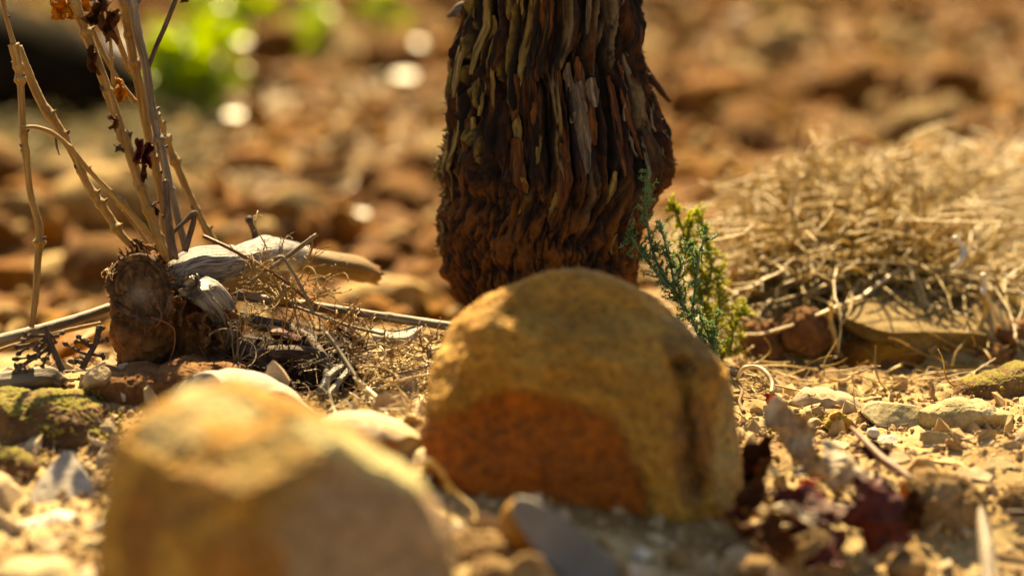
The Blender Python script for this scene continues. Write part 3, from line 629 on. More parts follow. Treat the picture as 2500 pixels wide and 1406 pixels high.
FR = rock('boulder', 'strongly blurred angular ochre boulder nearest the camera at bottom left', 'boulder',
     [(225, 1620), (245, 1500), (258, 1350), (282, 1200), (300, 1060), (360, 1000), (450, 955), (560, 935), (680, 975), (800, 1030), (930, 1105), (1020, 1170), (1070, 1250), (1095, 1340), (1105, 1500), (1080, 1600), (900, 1680), (500, 1690)],
     .795, .045, M_sandstone, 9, sub=7, cuts=0, amp=.06, freq=2.8, fine=.015, box=.62, shell=carve_front,
     planes=[((.30, .16, -.9), (860, 1250, .768), None, .04), ((-.50, .12, -.85), (400, 1250, .772), None, .06), ((-.1, .70, -.65), (540, 1010, .785), None, .08),
             ((.5, .82, -.2), (900, 1085, .785), None, .05), ((.0, -.35, -.9), (600, 1390, .758), None, .04)])
FR.data.attributes['tint'].data.foreach_set('color', FT.ravel())
S = rock
def shard(name, label, cat, outline, d, thick, m, seed=0, lean=0.0, chip=.05):
    """a broken angular piece: flat faces, sharp arrises, slightly uneven"""
    bm = bmesh.new(); o2 = np.array([((x - 1250) / FPX * d, (703 - y) / FPX * d) for x, y in outline]); c2 = (o2.max(0) + o2.min(0)) / 2; o2 = o2 - c2; Rm = np.hypot(*o2.T).mean()
    rs_ = np.random.RandomState(seed); C = CAM + d * FW + c2[0] * RT + c2[1] * UP
    f = [bm.verts.new(C + u * RT + v * UP + (lean * v - thick / 2 + rs_.normal() * thick * .08) * FW) for u, v in o2]
    k = [bm.verts.new(C + (u * rs_.uniform(.86, 1.02)) * RT + (v * rs_.uniform(.86, .98)) * UP + (lean * v + thick / 2 + rs_.normal() * thick * .12) * FW) for u, v in o2]
    n = len(f); bm.faces.new(f); bm.faces.new(k[::-1])
    for i_ in range(n): j_ = (i_ + 1) % n; bm.faces.new((f[i_], k[i_], k[j_], f[j_]))
    bmesh.ops.recalc_face_normals(bm, faces=bm.faces); bmesh.ops.bevel(bm, geom=bm.edges[:], offset=Rm * .035, segments=1, affect='EDGES')
    bmesh.ops.triangulate(bm, faces=bm.faces)
    for _ in range(4):
        bmesh.ops.subdivide_edges(bm, edges=[e for e in bm.edges if e.calc_length() > Rm * .045], cuts=1, use_grid_fill=True); bmesh.ops.triangulate(bm, faces=bm.faces)
    bm.normal_update(); V = np.array([v.co[:] for v in bm.verts]); N = np.array([v.normal[:] for v in bm.verts]); F = np.array([[v.index for v in g_.verts] for g_ in bm.faces]); bm.free()
    pp = (V - C) / Rm; V = V + N * (Rm * chip * fbm(pp * 1.6, 3, seed) + Rm * chip * .3 * fbm(pp * 9, 3, seed + 2))[:, None]
    o = mesh_obj(name, V, F, m); tag(o, label, cat); return o
S('stone', 'smooth grey and cream stone half hidden between the stump and the blurred foreground boulder', 'stone',
  [(350, 1040), (390, 970), (450, 925), (530, 906), (600, 905), (680, 935), (740, 980), (790, 1030), (780, 1100), (700, 1130), (450, 1130)], 1.045, .022, M_greystone, 12, planes=[((-.8, .3, -.5), (520, 960, 1.03), (.26, .22, .17), .03)], cuts=2, amp=.03)
S('stone', 'pinkish cream stone with an orange underside beside the big ochre boulder', 'stone',
  [(740, 1060), (790, 1020), (870, 1006), (940, 1015), (1000, 1045), (1035, 1080), (1030, 1140), (980, 1190), (850, 1190), (750, 1150)], 1.0, .02, M_sandpale, 13, planes=[((.2, -.35, -.9), (960, 1110, .985), (.42, .18, .05), .05)], cuts=3, amp=.05)
shard('slate_shard', 'upright triangular grey shard with tan edges at lower left', 'shard', [(70, 1240), (80, 1200), (110, 1150), (145, 1102), (165, 1105), (200, 1150), (240, 1200), (275, 1255), (250, 1275), (150, 1275)], .985, 0.006, M_greystone, 14, lean=1.1)
shard('stone', 'flat bright white stone lying at the left edge near the bottom', 'stone', [(-60, 1330), (-20, 1300), (60, 1270), (130, 1250), (185, 1252), (205, 1275), (180, 1300), (100, 1325), (20, 1350), (-50, 1365)], .955, 0.016, M_whitestone, 15, lean=0.9)
S('stone', 'rounded shell-like banded stone cut by the left edge', 'stone',
  [(-60, 1230), (-50, 1160), (-10, 1150), (30, 1180), (58, 1220), (60, 1260), (20, 1280), (-50, 1280)], .98, .012, M_sandpale, 16, cuts=3)
S('stone', 'pale crusted stone cut by the bottom left corner', 'stone',
  [(-50, 1420), (0, 1385), (90, 1370), (180, 1390), (230, 1430), (180, 1480), (0, 1480)], .9, .016, M_lichen, 17, cuts=3, amp=.08)
S('pebble', 'little cream pebble wedged between white stone and blurred boulder', 'pebble', [(215, 1290), (235, 1275), (265, 1272), (280, 1285), (265, 1300), (230, 1303)], .94, .005, M_whitestone, 18, sub=5)
S('pebble', 'greenish tan pebble below the triangular shard', 'pebble', [(195, 1330), (225, 1315), (260, 1315), (270, 1335), (240, 1350), (205, 1348)], .93, .006, M_lichen, 19, sub=5)
S('mossy_clod', 'mossy earth clod with yellow moss on top at the left edge', 'clod',
  [(-80, 1100), (-80, 960), (0, 952), (80, 958), (150, 955), (210, 965), (250, 990), (270, 1030), (300, 1060), (280, 1120), (240, 1180), (150, 1215), (0, 1215), (-60, 1190)], 1.06, .03, M_mossclod, 20, sub=7, cuts=2, amp=.09, fine=.05, box=.7)
S('mossy_clod', 'smaller mossy lump low at the left edge under the larger mossy clod', 'clod',
  [(-60, 1130), (-40, 1095), (10, 1085), (60, 1105), (95, 1135), (80, 1175), (0, 1190), (-50, 1180)], 1.01, .012, M_mossclod, 21, sub=6, cuts=2, amp=.09, fine=.05)
S('earth_clod', 'crumbling red earth clod under the sawn stump', 'clod',
  [(190, 930), (215, 905), (245, 892), (300, 905), (400, 895), (520, 880), (600, 890), (620, 930), (560, 990), (420, 1060), (330, 1070), (270, 1040), (220, 980)], 1.09, .03, M_redearth, 22, sub=7, cuts=2, amp=.08, fine=.04, box=.7)
S('earth_clod', 'small yellowish crumbly lump at the left foot of the stump', 'clod', [(205, 925), (225, 900), (250, 893), (268, 905), (265, 935), (235, 950), (212, 945)], 1.065, .008, M_sandpale, 23, sub=6, amp=.1, fine=.04)
shard('stone', 'thin pointed brown stone behind the smooth grey and cream stone', 'stone', [(645, 925), (655, 890), (668, 878), (690, 900), (710, 930), (700, 950), (660, 945)], 1.06, 0.006, M_sandpale, 24, lean=0.2)
# bottom centre
shard('slate_shard', 'blue grey wedge of slate leaning on the foot of the largest boulder', 'shard', [(1245, 1235), (1262, 1208), (1300, 1215), (1370, 1255), (1440, 1310), (1500, 1360), (1515, 1410), (1480, 1450), (1420, 1450), (1330, 1370), (1270, 1290)], .885, 0.008, M_bluestone, 25, lean=0.15)
S('stone', 'ochre stone supporting the blue grey slate wedge', 'stone', [(1220, 1290), (1225, 1250), (1250, 1218), (1290, 1240), (1330, 1300), (1340, 1340), (1290, 1350), (1235, 1330)], .9, .01, M_sandstone, 26, sub=6, cuts=5)
S('stone', 'pinkish lumpy stone at the bottom edge right of the blurred boulder', 'stone', [(1075, 1330), (1100, 1308), (1160, 1300), (1220, 1305), (1260, 1335), (1300, 1360), (1290, 1395), (1200, 1410), (1100, 1385)], .9, .014, M_tanearth, 27, sub=7, cuts=9, amp=.2, fine=.05)
S('stone', 'long buff stone along the bottom edge below the slate wedge', 'stone', [(1090, 1440), (1130, 1395), (1240, 1378), (1370, 1385), (1430, 1410), (1400, 1460), (1150, 1470)], .87, .012, M_tanearth, 28, sub=7, cuts=9, amp=.2, fine=.05)
for i, (px, py, r, lab) in enumerate([(1565, 1355, 22, 'white pebble below the largest boulder'), (1730, 1370, 16, 'tiny bluish white pebble below the right side of the largest boulder'),
        (1650, 1365, 30, 'squarish pink pebble under the largest boulder'), (1500, 1400, 40, 'buff pebble right of the slate wedge'), (1850, 1395, 46, 'tan pebble at the bottom edge under the dead leaves'),
        (1115, 1290, 18, 'small white pebble beside the dark gap left of the largest boulder'), (2210, 1385, 50, 'brown pebble at the bottom edge below the dark red leaf'), (2020, 1390, 40, 'buff pebble at the bottom edge below the leaf litter')]):
    q = G(px, py + r * .7); dd = float((q - CAM) @ FW)
    S('pebble', lab, 'pebble', [(px + r * 1.1 * math.cos(a), py - r * .8 * math.sin(a)) for a in np.linspace(0, 6.28, 10)[:-1]], dd, PX(r, dd), M_whitestone if i in (0, 1, 5) else M_tanearth, 200 + i, sub=5, cuts=12, amp=.16, fine=.05)
for k, (px, py, w_, h_, an, mm, lab) in enumerate([(110, 1330, 110, 44, .2, M_sandpale, 'thin tan flake lying below the flat bright white stone'), (250, 1395, 120, 50, -.3, M_sandpale, 'tan angular flake at the bottom edge left of the blurred boulder'),
        (1960, 1060, 70, 26, .1, M_lichen, 'small flat crusty flake behind the leaf litter'), (2180, 1120, 90, 34, -.15, M_sandpale, 'flat buff flake just above the dark brown stick tip'), (2370, 1160, 120, 40, .1, M_sandpale, 'broad buff flake under the thin grey twig'),
        (2440, 1130, 90, 36, -.3, M_lichen, 'crusty flake beside the thin grey twig at the right edge'), (2340, 1000, 60, 24, .2, M_sandpale, 'little flake in front of the mossy bank lump'), (2050, 1085, 60, 22, -.2, M_sandpale, 'slim flake behind the arched cream leaf'),
        (2470, 1370, 120, 60, .3, M_tanearth, 'dull angular stone in the bottom right corner'), (2310, 1400, 130, 60, -.2, M_tanearth, 'dull angular stone at the bottom edge left of the bleached stick'), (1560, 1400, 130, 50, .2, M_sandpale, 'buff angular flake at the bottom edge right of the slate wedge'),
        (1700, 1400, 90, 40, -.3, M_tanearth, 'brown angular flake at the bottom edge under the largest boulder'), (30, 1380, 110, 40, -.2, M_sandpale, 'pale angular flake in the bottom left corner')]):
    q = G(px, py + h_ * .3); dd = float((q - CAM) @ FW); rs_ = np.random.RandomState(900 + k); nn_ = rs_.randint(5, 8)
    ol = [(px + w_ / 2 * rs_.uniform(.75, 1.05) * math.cos(a), py - h_ / 2 * rs_.uniform(.7, 1.1) * math.sin(a)) for a in np.sort(np.linspace(0, 6.28, nn_ + 1)[:-1] + rs_.uniform(-.3, .3, nn_) + an)]
    shard('stone_flake', lab, 'stone', ol, dd, PX(w_ * .22, dd), mm, 900 + k, lean=1.5)
# right side
S('stone', 'ridged tan stone behind the standing curled leaf', 'stone', [(1905, 1010), (1920, 965), (1950, 943), (1985, 950), (2040, 955), (2090, 975), (2115, 1005), (2100, 1040), (1950, 1045)], 1.13, .016, M_sandpale, 30, cuts=4, amp=.06)
shard('stone', 'yellow lichened slab at left of the sharp stone pair on the right', 'stone', [(2098, 1005), (2110, 985), (2140, 978), (2200, 985), (2250, 990), (2262, 1015), (2250, 1050), (2200, 1058), (2130, 1035)], 1.1, 0.016, M_lichen, 31, lean=0.9)
S('stone', 'broad gritty grey stone with a humped top, right of the yellow lichened slab', 'stone', [(2235, 1000), (2290, 985), (2330, 970), (2370, 978), (2430, 995), (2475, 1015), (2485, 1045), (2450, 1070), (2360, 1075), (2280, 1065), (2245, 1040)], 1.095, .018, M_lichen, 32, sub=7, cuts=4, amp=.06, fine=.03)
shard('stone', 'small angular brown stone in front of the lichened slab', 'stone', [(2010, 1040), (2025, 1010), (2045, 1002), (2070, 1020), (2092, 1040), (2075, 1055), (2025, 1052)], 1.085, 0.01, M_sandstone, 33, lean=0.3)
shard('stone', 'upright olive stone standing alone on the lit soil at right', 'stone', [(2248, 1055), (2265, 1050), (2310, 1056), (2332, 1085), (2322, 1110), (2300, 1127), (2275, 1110), (2255, 1085)], 1.06, 0.005, M_lichen, 34, lean=0.15)
S('mossy_clod', 'mossy earth bank lump at the right edge', 'clod', [(2320, 975), (2340, 930), (2390, 915), (2440, 905), (2500, 885), (2560, 880), (2570, 980), (2500, 1020), (2400, 1000)], 1.15, .02, M_mossclod, 35, sub=7, cuts=2, amp=.08, fine=.04)
S('stone', 'brown rounded stone cut by the right edge', 'stone', [(2480, 1090), (2490, 1050), (2530, 1030), (2570, 1060), (2570, 1120), (2520, 1130)], 1.06, .01, M_sandpale, 36, sub=5, cuts=4)
S('flat_slab', 'long flat ochre slab jutting from the bank under the hay', 'slab', [(2022, 765), (2028, 742), (2080, 738), (2180, 742), (2300, 765), (2400, 800), (2420, 850), (2380, 870), (2260, 865), (2150, 840), (2060, 800)], 1.225, .03, M_slab, 37, sub=7, cuts=2, amp=.08, fine=.02, box=.6, planes=[((.1, .8, -.35), (2200, 785, 1.208), None, .02), ((.15, -.6, -.8), (2200, 850, 1.202), None, .03)])
S('pebble', 'tiny white pebble on the lit soil in front of the lichened slab', 'pebble', [(2115, 1060), (2125, 1045), (2140, 1045), (2148, 1060), (2135, 1070)], 1.07, .003, M_whitestone, 38, sub=4)
shard('pebble', 'thin buff chip on the lit soil beside the tiny white pebble', 'pebble', [(2140, 1075), (2160, 1063), (2185, 1062), (2195, 1075), (2170, 1082)], 1.06, 0.003, M_whitestone, 39, lean=1.0)
S('pebble', 'ochre pebble behind the brown stick on the right', 'pebble', [(1980, 1100), (1990, 1088), (2015, 1090), (2020, 1115), (2000, 1125), (1982, 1120)], 1.05, .005, M_sandstone, 40, sub=5)
S('pebble', 'rounded ochre pebble with a bright rim behind the standing curled leaf', 'pebble', [(1970, 1035), (1980, 1022), (2000, 1022), (2008, 1040), (1995, 1052), (1975, 1050)], 1.09, .004, M_sandpale, 41, sub=5)
S('earth_clod', 'large soft brown earth lump right of the dark red leaf', 'clod', [(2200, 1290), (2195, 1210), (2220, 1165), (2280, 1150), (2350, 1175), (2400, 1230), (2410, 1300), (2360, 1350), (2270, 1350)], .992, .02, M_tanearth, 42, sub=7, cuts=3, amp=.26, fine=.10)
S('earth_clod', 'crumbly earth lump at the lower right edge', 'clod', [(2410, 1250), (2440, 1200), (2500, 1180), (2560, 1200), (2570, 1300), (2500, 1330), (2430, 1310)], 1.0, .016, M_tanearth, 43, sub=7, cuts=3, amp=.26, fine=.10)
S('earth_clod', 'shaded brown earth lump at the bottom between leaves and grey stick', 'clod', [(1760, 1340), (1800, 1310), (1900, 1320), (2050, 1330), (2100, 1370), (2050, 1420), (1850, 1430), (1770, 1400)], .95, .014, M_tanearth, 44, sub=7, cuts=3, amp=.26, fine=.10)
S('earth_clod', 'dark red earth lump under the flat slab', 'clod', [(1990, 900), (2020, 850), (2100, 830), (2250, 860), (2330, 900), (2300, 940), (2100, 950)], 1.22, .02, M_clod, 45, sub=6, cuts=3, amp=.1, fine=.04)

for k, (px, py, w_, h_, dd, lab) in enumerate([(1850, 845, 170, 120, 1.222, 'dark earth lump in the bank just right of the sprigs'), (1965, 815, 130, 130, 1.218, 'dark earth lump in the bank left of the flat slab'),
        (2160, 895, 230, 70, 1.215, 'brown earth ledge under the middle of the flat slab'), (2420, 880, 150, 80, 1.218, 'brown earth lump under the right end of the flat slab'), (2480, 820, 120, 90, 1.225, 'earth lump in the bank at the right edge')]):
    S('earth_clod', lab, 'clod', [(px + w_ / 2 * math.cos(a), py - h_ / 2 * math.sin(a)) for a in np.linspace(0, 6.28, 13)[:-1]], dd, .016, M_redearth, 500 + k, sub=6, cuts=3, amp=.16, fine=.04)

# ================================================================== VINE TRUNK
TP = [(-2050, 1190, 1500), (-1500, 1170, 1520), (-900, 1160, 1530), (-400, 1150, 1540), (-40, 1152, 1546), (60, 1150, 1550), (120, 1122, 1552), (160, 1112, 1562), (200, 1108, 1575), (240, 1104, 1588), (300, 1098, 1602),
      (350, 1090, 1618), (400, 1076, 1636), (440, 1086, 1622), (480, 1090, 1592), (540, 1076, 1564), (600, 1080, 1552), (660, 1086, 1546), (700, 1110, 1545), (740, 1142, 1545), (800, 1160, 1560), (860, 1150, 1580), (930, 1140, 1600)]
TD = 1.175
ty = np.array([t[0] for t in TP], float); tl = np.array([t[1] for t in TP], float); tr = np.array([t[2] for t in TP], float)
def trunk_pt(py, a, off=0.0, disp=True):
    """py: height (photo rows), a: angle round the trunk (0 = right, -pi/2 = towards the camera)"""
    py = np.asarray(py, float); a = np.asarray(a, float)
    L = np.interp(py, ty, tl); Rr = np.interp(py, ty, tr); r = (Rr - L) / 2 / FPX * TD; cx = ((Rr + L) / 2 - 1250) / FPX * TD
    base = CAM + TD * FW; zz = base[2] + (703 - py) / FPX * TD * 1.0 / math.cos(PITCH) ; y0 = base[1]
    s = zz; tcx = np.cos(a) * .04; tcy = np.sin(a) * .04
    rr = r
    if disp:
        q = np.stack([tcx, tcy, s], -1); low = np.clip(sstep(280, 600, py + 110 * fbm(q * np.array((90, 90, 50)), 3, 71)), 0, 1)
        wob = .009 * fbm(q * np.array((45, 45, 22)), 3, 77)[..., None] * np.array((1, 1, 0)); qq = q + wob
        n1 = fbm(qq * np.array((200, 200, 22)), 3, 40, .55); n2 = fbm(qq * np.array((430, 430, 38)), 2, 43, .5)
        c1 = sstep(.02, .26, np.abs(n1)); c2 = sstep(.0, .22, np.abs(n2)); lump = fbm(q * np.array((70, 70, 40)), 3, 41) * 1.3 + .8 * fbm(q * np.array((160, 160, 60)), 3, 53) * (.4 + sstep(-.2, .5, fbm(q * 60, 2, 54)))
        chunk = fbm(q * np.array((260, 260, 150)), 4, 42, .62); m1 = fbm(qq * np.array((280, 280, 75)), 3, 46, .55); c3 = sstep(.0, .25, np.abs(m1))
        n0 = fbm(qq * np.array((95, 95, 9)) + 7, 2, 48, .45); c0 = sstep(.0, .11, np.abs(n0))
        up_ = .0050 * (c0 - 1) + .0056 * c1 * (.5 + 1.3 * np.abs(n1)) + .0018 * c2 + .0016 * chunk + .0009 * fbm(qq * np.array((800, 800, 70)), 2, 49) - .0045
        lo_ = .0022 * c3 + .0046 * chunk - .0016
        rr = r + up_ * (1 - low) + lo_ * low + .0026 * lump
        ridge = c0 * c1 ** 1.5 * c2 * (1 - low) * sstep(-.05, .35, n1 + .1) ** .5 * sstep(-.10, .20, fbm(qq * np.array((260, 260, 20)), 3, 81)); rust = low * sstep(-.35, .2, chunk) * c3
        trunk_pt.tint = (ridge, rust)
    rr = rr + off
    x = cx + np.cos(a) * rr; y = y0 + np.sin(a) * rr * .9
    return np.stack([x, y, zz + 0 * x], -1), np.stack([tcx + 0 * x, tcy + 0 * x, s + 0 * x], -1)
nz, na = 620, 560
pyv = np.concatenate([np.linspace(-2050, -60, 120), np.linspace(-55, 930, nz - 120)]); av = np.linspace(0, 2 * np.pi, na, endpoint=False)
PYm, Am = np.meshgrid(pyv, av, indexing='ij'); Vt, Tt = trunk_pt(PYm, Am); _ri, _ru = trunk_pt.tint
i = np.arange(nz - 1)[:, None] * na + np.arange(na); j = np.arange(nz - 1)[:, None] * na + (np.arange(na) + 1) % na
Ft = np.stack([i, i + na, j + na, j], -1).reshape(-1, 4)
base_t = trunk_pt(900, 0, disp=False)[0]; base_t[0] = (1355 - 1250) / FPX * TD
vine = empty('grapevine', base_t, 'thick upright grapevine trunk with shaggy dark bark behind the largest boulder', 'vine')
ntop = 330
# weathered outer bark is grey to the right and olive to the left, the base is rusty; groove shade is put into the colour too
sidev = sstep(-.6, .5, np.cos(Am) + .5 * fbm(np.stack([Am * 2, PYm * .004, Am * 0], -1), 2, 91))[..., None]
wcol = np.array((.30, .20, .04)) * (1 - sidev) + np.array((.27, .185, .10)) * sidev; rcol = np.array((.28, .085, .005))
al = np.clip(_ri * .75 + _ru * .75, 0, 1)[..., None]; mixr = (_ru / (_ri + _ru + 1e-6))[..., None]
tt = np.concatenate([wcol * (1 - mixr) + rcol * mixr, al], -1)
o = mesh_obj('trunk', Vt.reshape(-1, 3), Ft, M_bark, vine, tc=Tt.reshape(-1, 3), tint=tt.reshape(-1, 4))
# cap of the vine head, out of the picture, with two arms
ct = Vt[0].mean(0); g = Geo()
g.tube([(*ct + (0, 0, -.03), .034), (*(ct + np.array((0, 0, .0))), .036), (*(ct + np.array((0, 0, .03))), .03), (*(ct + np.array((.0, 0, .05))), .012)], step=.004, ns=40, amp=.2, freq=60)
g.build('vine_head', M_bark, vine)
rb = np.random.RandomState(4)
def strip(py0, py1, a, wdt, m, lift0=.001, lift1=.003, drift=.1, seed=0, name='bark_strip', lab=None, bend=None):
    n = 30; t = np.linspace(0, 1, n); py = py0 + (py1 - py0) * t; rs_ = np.random.RandomState(seed)
    aa = a + drift * .35 * np.sin(t * 2 + seed) + .012 * fbm(np.stack([t * 5, t * 0, t * 0 + seed], -1), 2, seed)
    wv = wdt * (np.sin(np.pi * np.clip(t * .92 + .06, 0, 1)) ** .5) * (1 + .25 * fbm(np.stack([t * 6, t * 0 + seed, t * 0], -1), 2, seed))
    off = lift0 + (lift1 - lift0) * (2 * np.abs(t - .5)) ** 3 + (.0 if bend is None else bend * t ** 2)
    V = []; T = []
    for k, (u, ex) in enumerate(((-1, 0), (-.5, .0003), (.1, .0002), (.6, .0004), (1, 0), (.6, -.0007), (-.5, -.0007))):
        v, tcc = trunk_pt(py, aa + u * wv / 2 / .038, off + ex - .0004, disp=False); V.append(v + .0006 * fbm(v * 400, 3, seed)[:, None]); tcc = tcc.copy(); tcc[:, 2] += seed * .1; T.append(tcc)
    V = np.stack(V, 1).reshape(-1, 3); T = np.stack(T, 1).reshape(-1, 3); ns = 7
    i = np.arange(n - 1)[:, None] * ns + np.arange(ns); j = np.arange(n - 1)[:, None] * ns + (np.arange(ns) + 1) % ns
    F = np.stack([i, j, j + ns, i + ns], -1).reshape(-1, 4).tolist() + [list(range(ns))[::-1], list(range((n - 1) * ns, n * ns))]
    o = mesh_obj(name, V, F, m, vine, tc=T)
    if lab: o['label'] = lab
    return o
for k in range(70):
    a = rb.uniform(-math.pi, 0.05); up = rb.random() < .9
    if up: y0 = rb.uniform(-200, 330); L = rb.uniform(50, 260); wd = rb.uniform(.0015, .0055)
    else: y0 = rb.uniform(330, 560); L = rb.uniform(40, 120); wd = rb.uniform(.0012, .0028)
    u = math.cos(a)
    if up and u > .15: m = rb.choice([M_stripgrey, M_stripgrey, M_striprust])
    elif up and u < -.45: m = rb.choice([M_stripolive, M_stripolive, M_striprust])
    else: m = rb.choice([M_striprust, M_striprust, M_stripolive])
    strip(y0, y0 + L, a, wd, m, rb.uniform(-.0006, .0008), rb.uniform(0, .002), rb.uniform(-.1, .1), seed=k)
strip(-60, 230, -math.pi + .42, .0075, M_stripolive, .003, .004, .10, 301, lab='wide olive bark strip on the upper left of the trunk')
strip(-60, 170, -math.pi + .75, .005, M_stripolive, .003, .004, -.05, 302)
for nm_, lab_, pts_, m_ in (('bark_flake', 'bark flake peeling outwards on the right of the trunk', [(1550, 90, 12), (1562, 150, 14), (1588, 190, 12), (1612, 220, 9), (1630, 243, 6)], M_striprust),
        ('bark_flake', 'torn bark lump jutting out on the upper left of the trunk', [(1165, 10, 14), (1140, 22, 20), (1115, 30, 16), (1098, 38, 5)], M_stripgrey), ('bark_flake', None, [(1150, 60, 10), (1135, 75, 16), (1118, 105, 14), (1105, 150, 8)], M_stripolive),
        ('bark_flake', None, [(1612, 330, 7), (1634, 370, 8), (1640, 400, 8), (1622, 430, 5)], M_striprust), ('bark_flake', None, [(1085, 385, 10), (1068, 402, 9), (1072, 430, 9), (1085, 455, 6)], M_stripolive)):
    stick(nm_, lab_, None, [(*p_, 1.172) for p_ in pts_], m_, parent=vine, ns=16, step=.0008, amp=.4, freq=350, rag=.002)
strip(330, 440, -math.pi + .03, .003, M_stripolive, .0, .002, .0, 305, bend=.003)
strip(380, 470, -math.pi + .25, .003, M_stripolive, .001, .004, .05, 306)
for k in range(60):   # ragged flakes along both outlines
    sd_ = rb.random() < .5; a = (-math.pi + rb.uniform(-.15, .25)) if sd_ else rb.uniform(-.25, .15)
    y0 = rb.uniform(0, 620); strip(y0, y0 + rb.uniform(18, 55), a, rb.uniform(.001, .003), rb.choice([M_stripolive, M_striprust]), .0005, rb.uniform(.002, .004), .05, seed=400 + k, name='bark_flake')

# ================================================================== SAWN OLD VINE STUMP WITH SHOOTS
stump = empty('vine_stump', P(400, 900, 1.1), 'old sawn vine stump with silvered knuckles and thin upright dry shoots', 'stump')
def blob(pts, voxel=.0009):
    """union of balls strung along paths, remeshed to one skin"""
    bm = bmesh.new()
    for p_ in pts:
        for q in resample(np.array(p_), max(2, len(p_) * 3))[0]:
            r_ = bmesh.ops.create_icosphere(bm, subdivisions=2, radius=float(q[3])); bmesh.ops.translate(bm, verts=r_['verts'], vec=q[:3])
    me = bpy.data.meshes.new('tmp'); bm.to_mesh(me); bm.free(); ob = bpy.data.objects.new('tmp', me); sc.collection.objects.link(ob)
    md = ob.modifiers.new('r', 'REMESH'); md.mode = 'VOXEL'; md.voxel_size = voxel
    sm = ob.modifiers.new('s', 'SMOOTH'); sm.iterations = 6; sm.factor = .5
    dg = bpy.context.evaluated_depsgraph_get(); e = ob.evaluated_get(dg).to_mesh()
    n = len(e.vertices); V = np.empty(n * 3); e.vertices.foreach_get('co', V); V = V.reshape(-1, 3)
    N = np.empty(n * 3); e.vertices.foreach_get('normal', N); N = N.reshape(-1, 3)
    F = [tuple(p.vertices) for p in e.polygons]; ob.evaluated_get(dg).to_mesh_clear()
    bpy.data.objects.remove(ob); bpy.data.meshes.remove(me); return V, N, F
B = lambda *a: pxpath(a, 1.1)
V, N, F = blob([B((345, 720, 78, 1.105), (350, 800, 84, 1.105), (350, 850, 78, 1.11)), B((420, 690, 62, 1.12), (440, 760, 88, 1.125), (430, 840, 80, 1.12)),
                B((500, 740, 66, 1.12), (500, 800, 70, 1.125), (480, 850, 64, 1.12)), B((545, 790, 40, 1.11), (560, 850, 36, 1.115)), B((345, 690, 82, 1.11), (380, 650, 55, 1.12))], .0010)
# flatten the sawn face
cn = np.array((-.38, .0, 0)) + np.array((0, -.9, .12)); cn /= np.linalg.norm(cn); cq = P(345, 705, 1.093)
pr = (V - cq) @ cn; near = np.linalg.norm((V - cq) - pr[:, None] * cn, axis=1) < .0155
V = V - (np.clip(pr, 0, None) * near)[:, None] * cn
V = V + N * (.0022 * fbm(V * 300, 4, 5, .65) + .0030 * fbm(V * 110, 3, 6))[:, None] * (1 - .6 * (near & (pr > -.001)))[:, None]
grv = fbm(V * np.array((700, 500, 120)), 3, 9); V = V + N * (.0007 * np.clip(grv * 2, -1, 0))[:, None]
tint = np.zeros((len(V), 4)); redd = sstep(P(0, 770, 1.1)[2], P(0, 850, 1.1)[2], V[:, 2]); tint[:, :3] = (.42, .165, .045); tint[:, 3] = redd * .95 * sstep(-.5, .2, fbm(V * 200, 3, 44))
mesh_obj('stump_base', V, F, M_deadwood, stump, tint=tint)
# the sawn face as a rough disc with rings and radial cracks
e1 = np.cross(cn, (0, 0, 1)); e1 /= np.linalg.norm(e1); e2 = np.cross(e1, cn)
rr_, aa_ = np.meshgrid(np.linspace(0, 1, 46), np.linspace(0, 2 * np.pi, 120, endpoint=False), indexing='ij')
ro = .0128 * (1 + .10 * np.sin(aa_ * 2 + .6) + .06 * np.sin(aa_ * 3 + 2) + .03 * fbm(np.stack([np.cos(aa_) * 4, np.sin(aa_) * 4, 0 * aa_], -1), 3, 3)) * (1.06)
x_ = rr_ * ro * np.cos(aa_); y_ = rr_ * ro * np.sin(aa_) * 1.05
hgt = .0012 + .0008 * fbm(np.stack([x_ * 500, y_ * 500, 0 * x_], -1), 4, 8, .6) + .00025 * np.sin(rr_ * 40 + 3 * fbm(np.stack([x_ * 200, y_ * 200, 0 * x_], -1), 2, 2)) \
      - .0016 * np.exp(-((np.abs(np.sin(aa_ * 1.5 + .4))) / .06) ** 2) * sstep(.2, .5, rr_) + .0016 * sstep(.84, .93, rr_) * (.5 + fbm(np.stack([np.cos(aa_) * 9, np.sin(aa_) * 9, rr_], -1), 3, 6)) \
      - .0030 * sstep(.965, 1.0, rr_) - .0012 * np.exp(-((rr_ - .8) / .03) ** 2)
Vd = cq + x_[..., None] * e1 + y_[..., None] * e2 + hgt[..., None] * cn
k1 = 120; i = np.arange(45)[:, None] * k1 + np.arange(k1); j = np.arange(45)[:, None] * k1 + (np.arange(k1) + 1) % k1
tn = np.zeros((46 * 120, 4)); pale = np.exp(-(((x_ + .0) / .004) ** 2 + ((y_ + .002) / .003) ** 2)).ravel(); tn[:, :3] = (.34, .28, .22); tn[:, 3] = pale * .8
mesh_obj('cut_face', Vd.reshape(-1, 3), np.stack([i, i + k1, j + k1, j], -1).reshape(-1, 4), M_cut, stump, tint=tn)
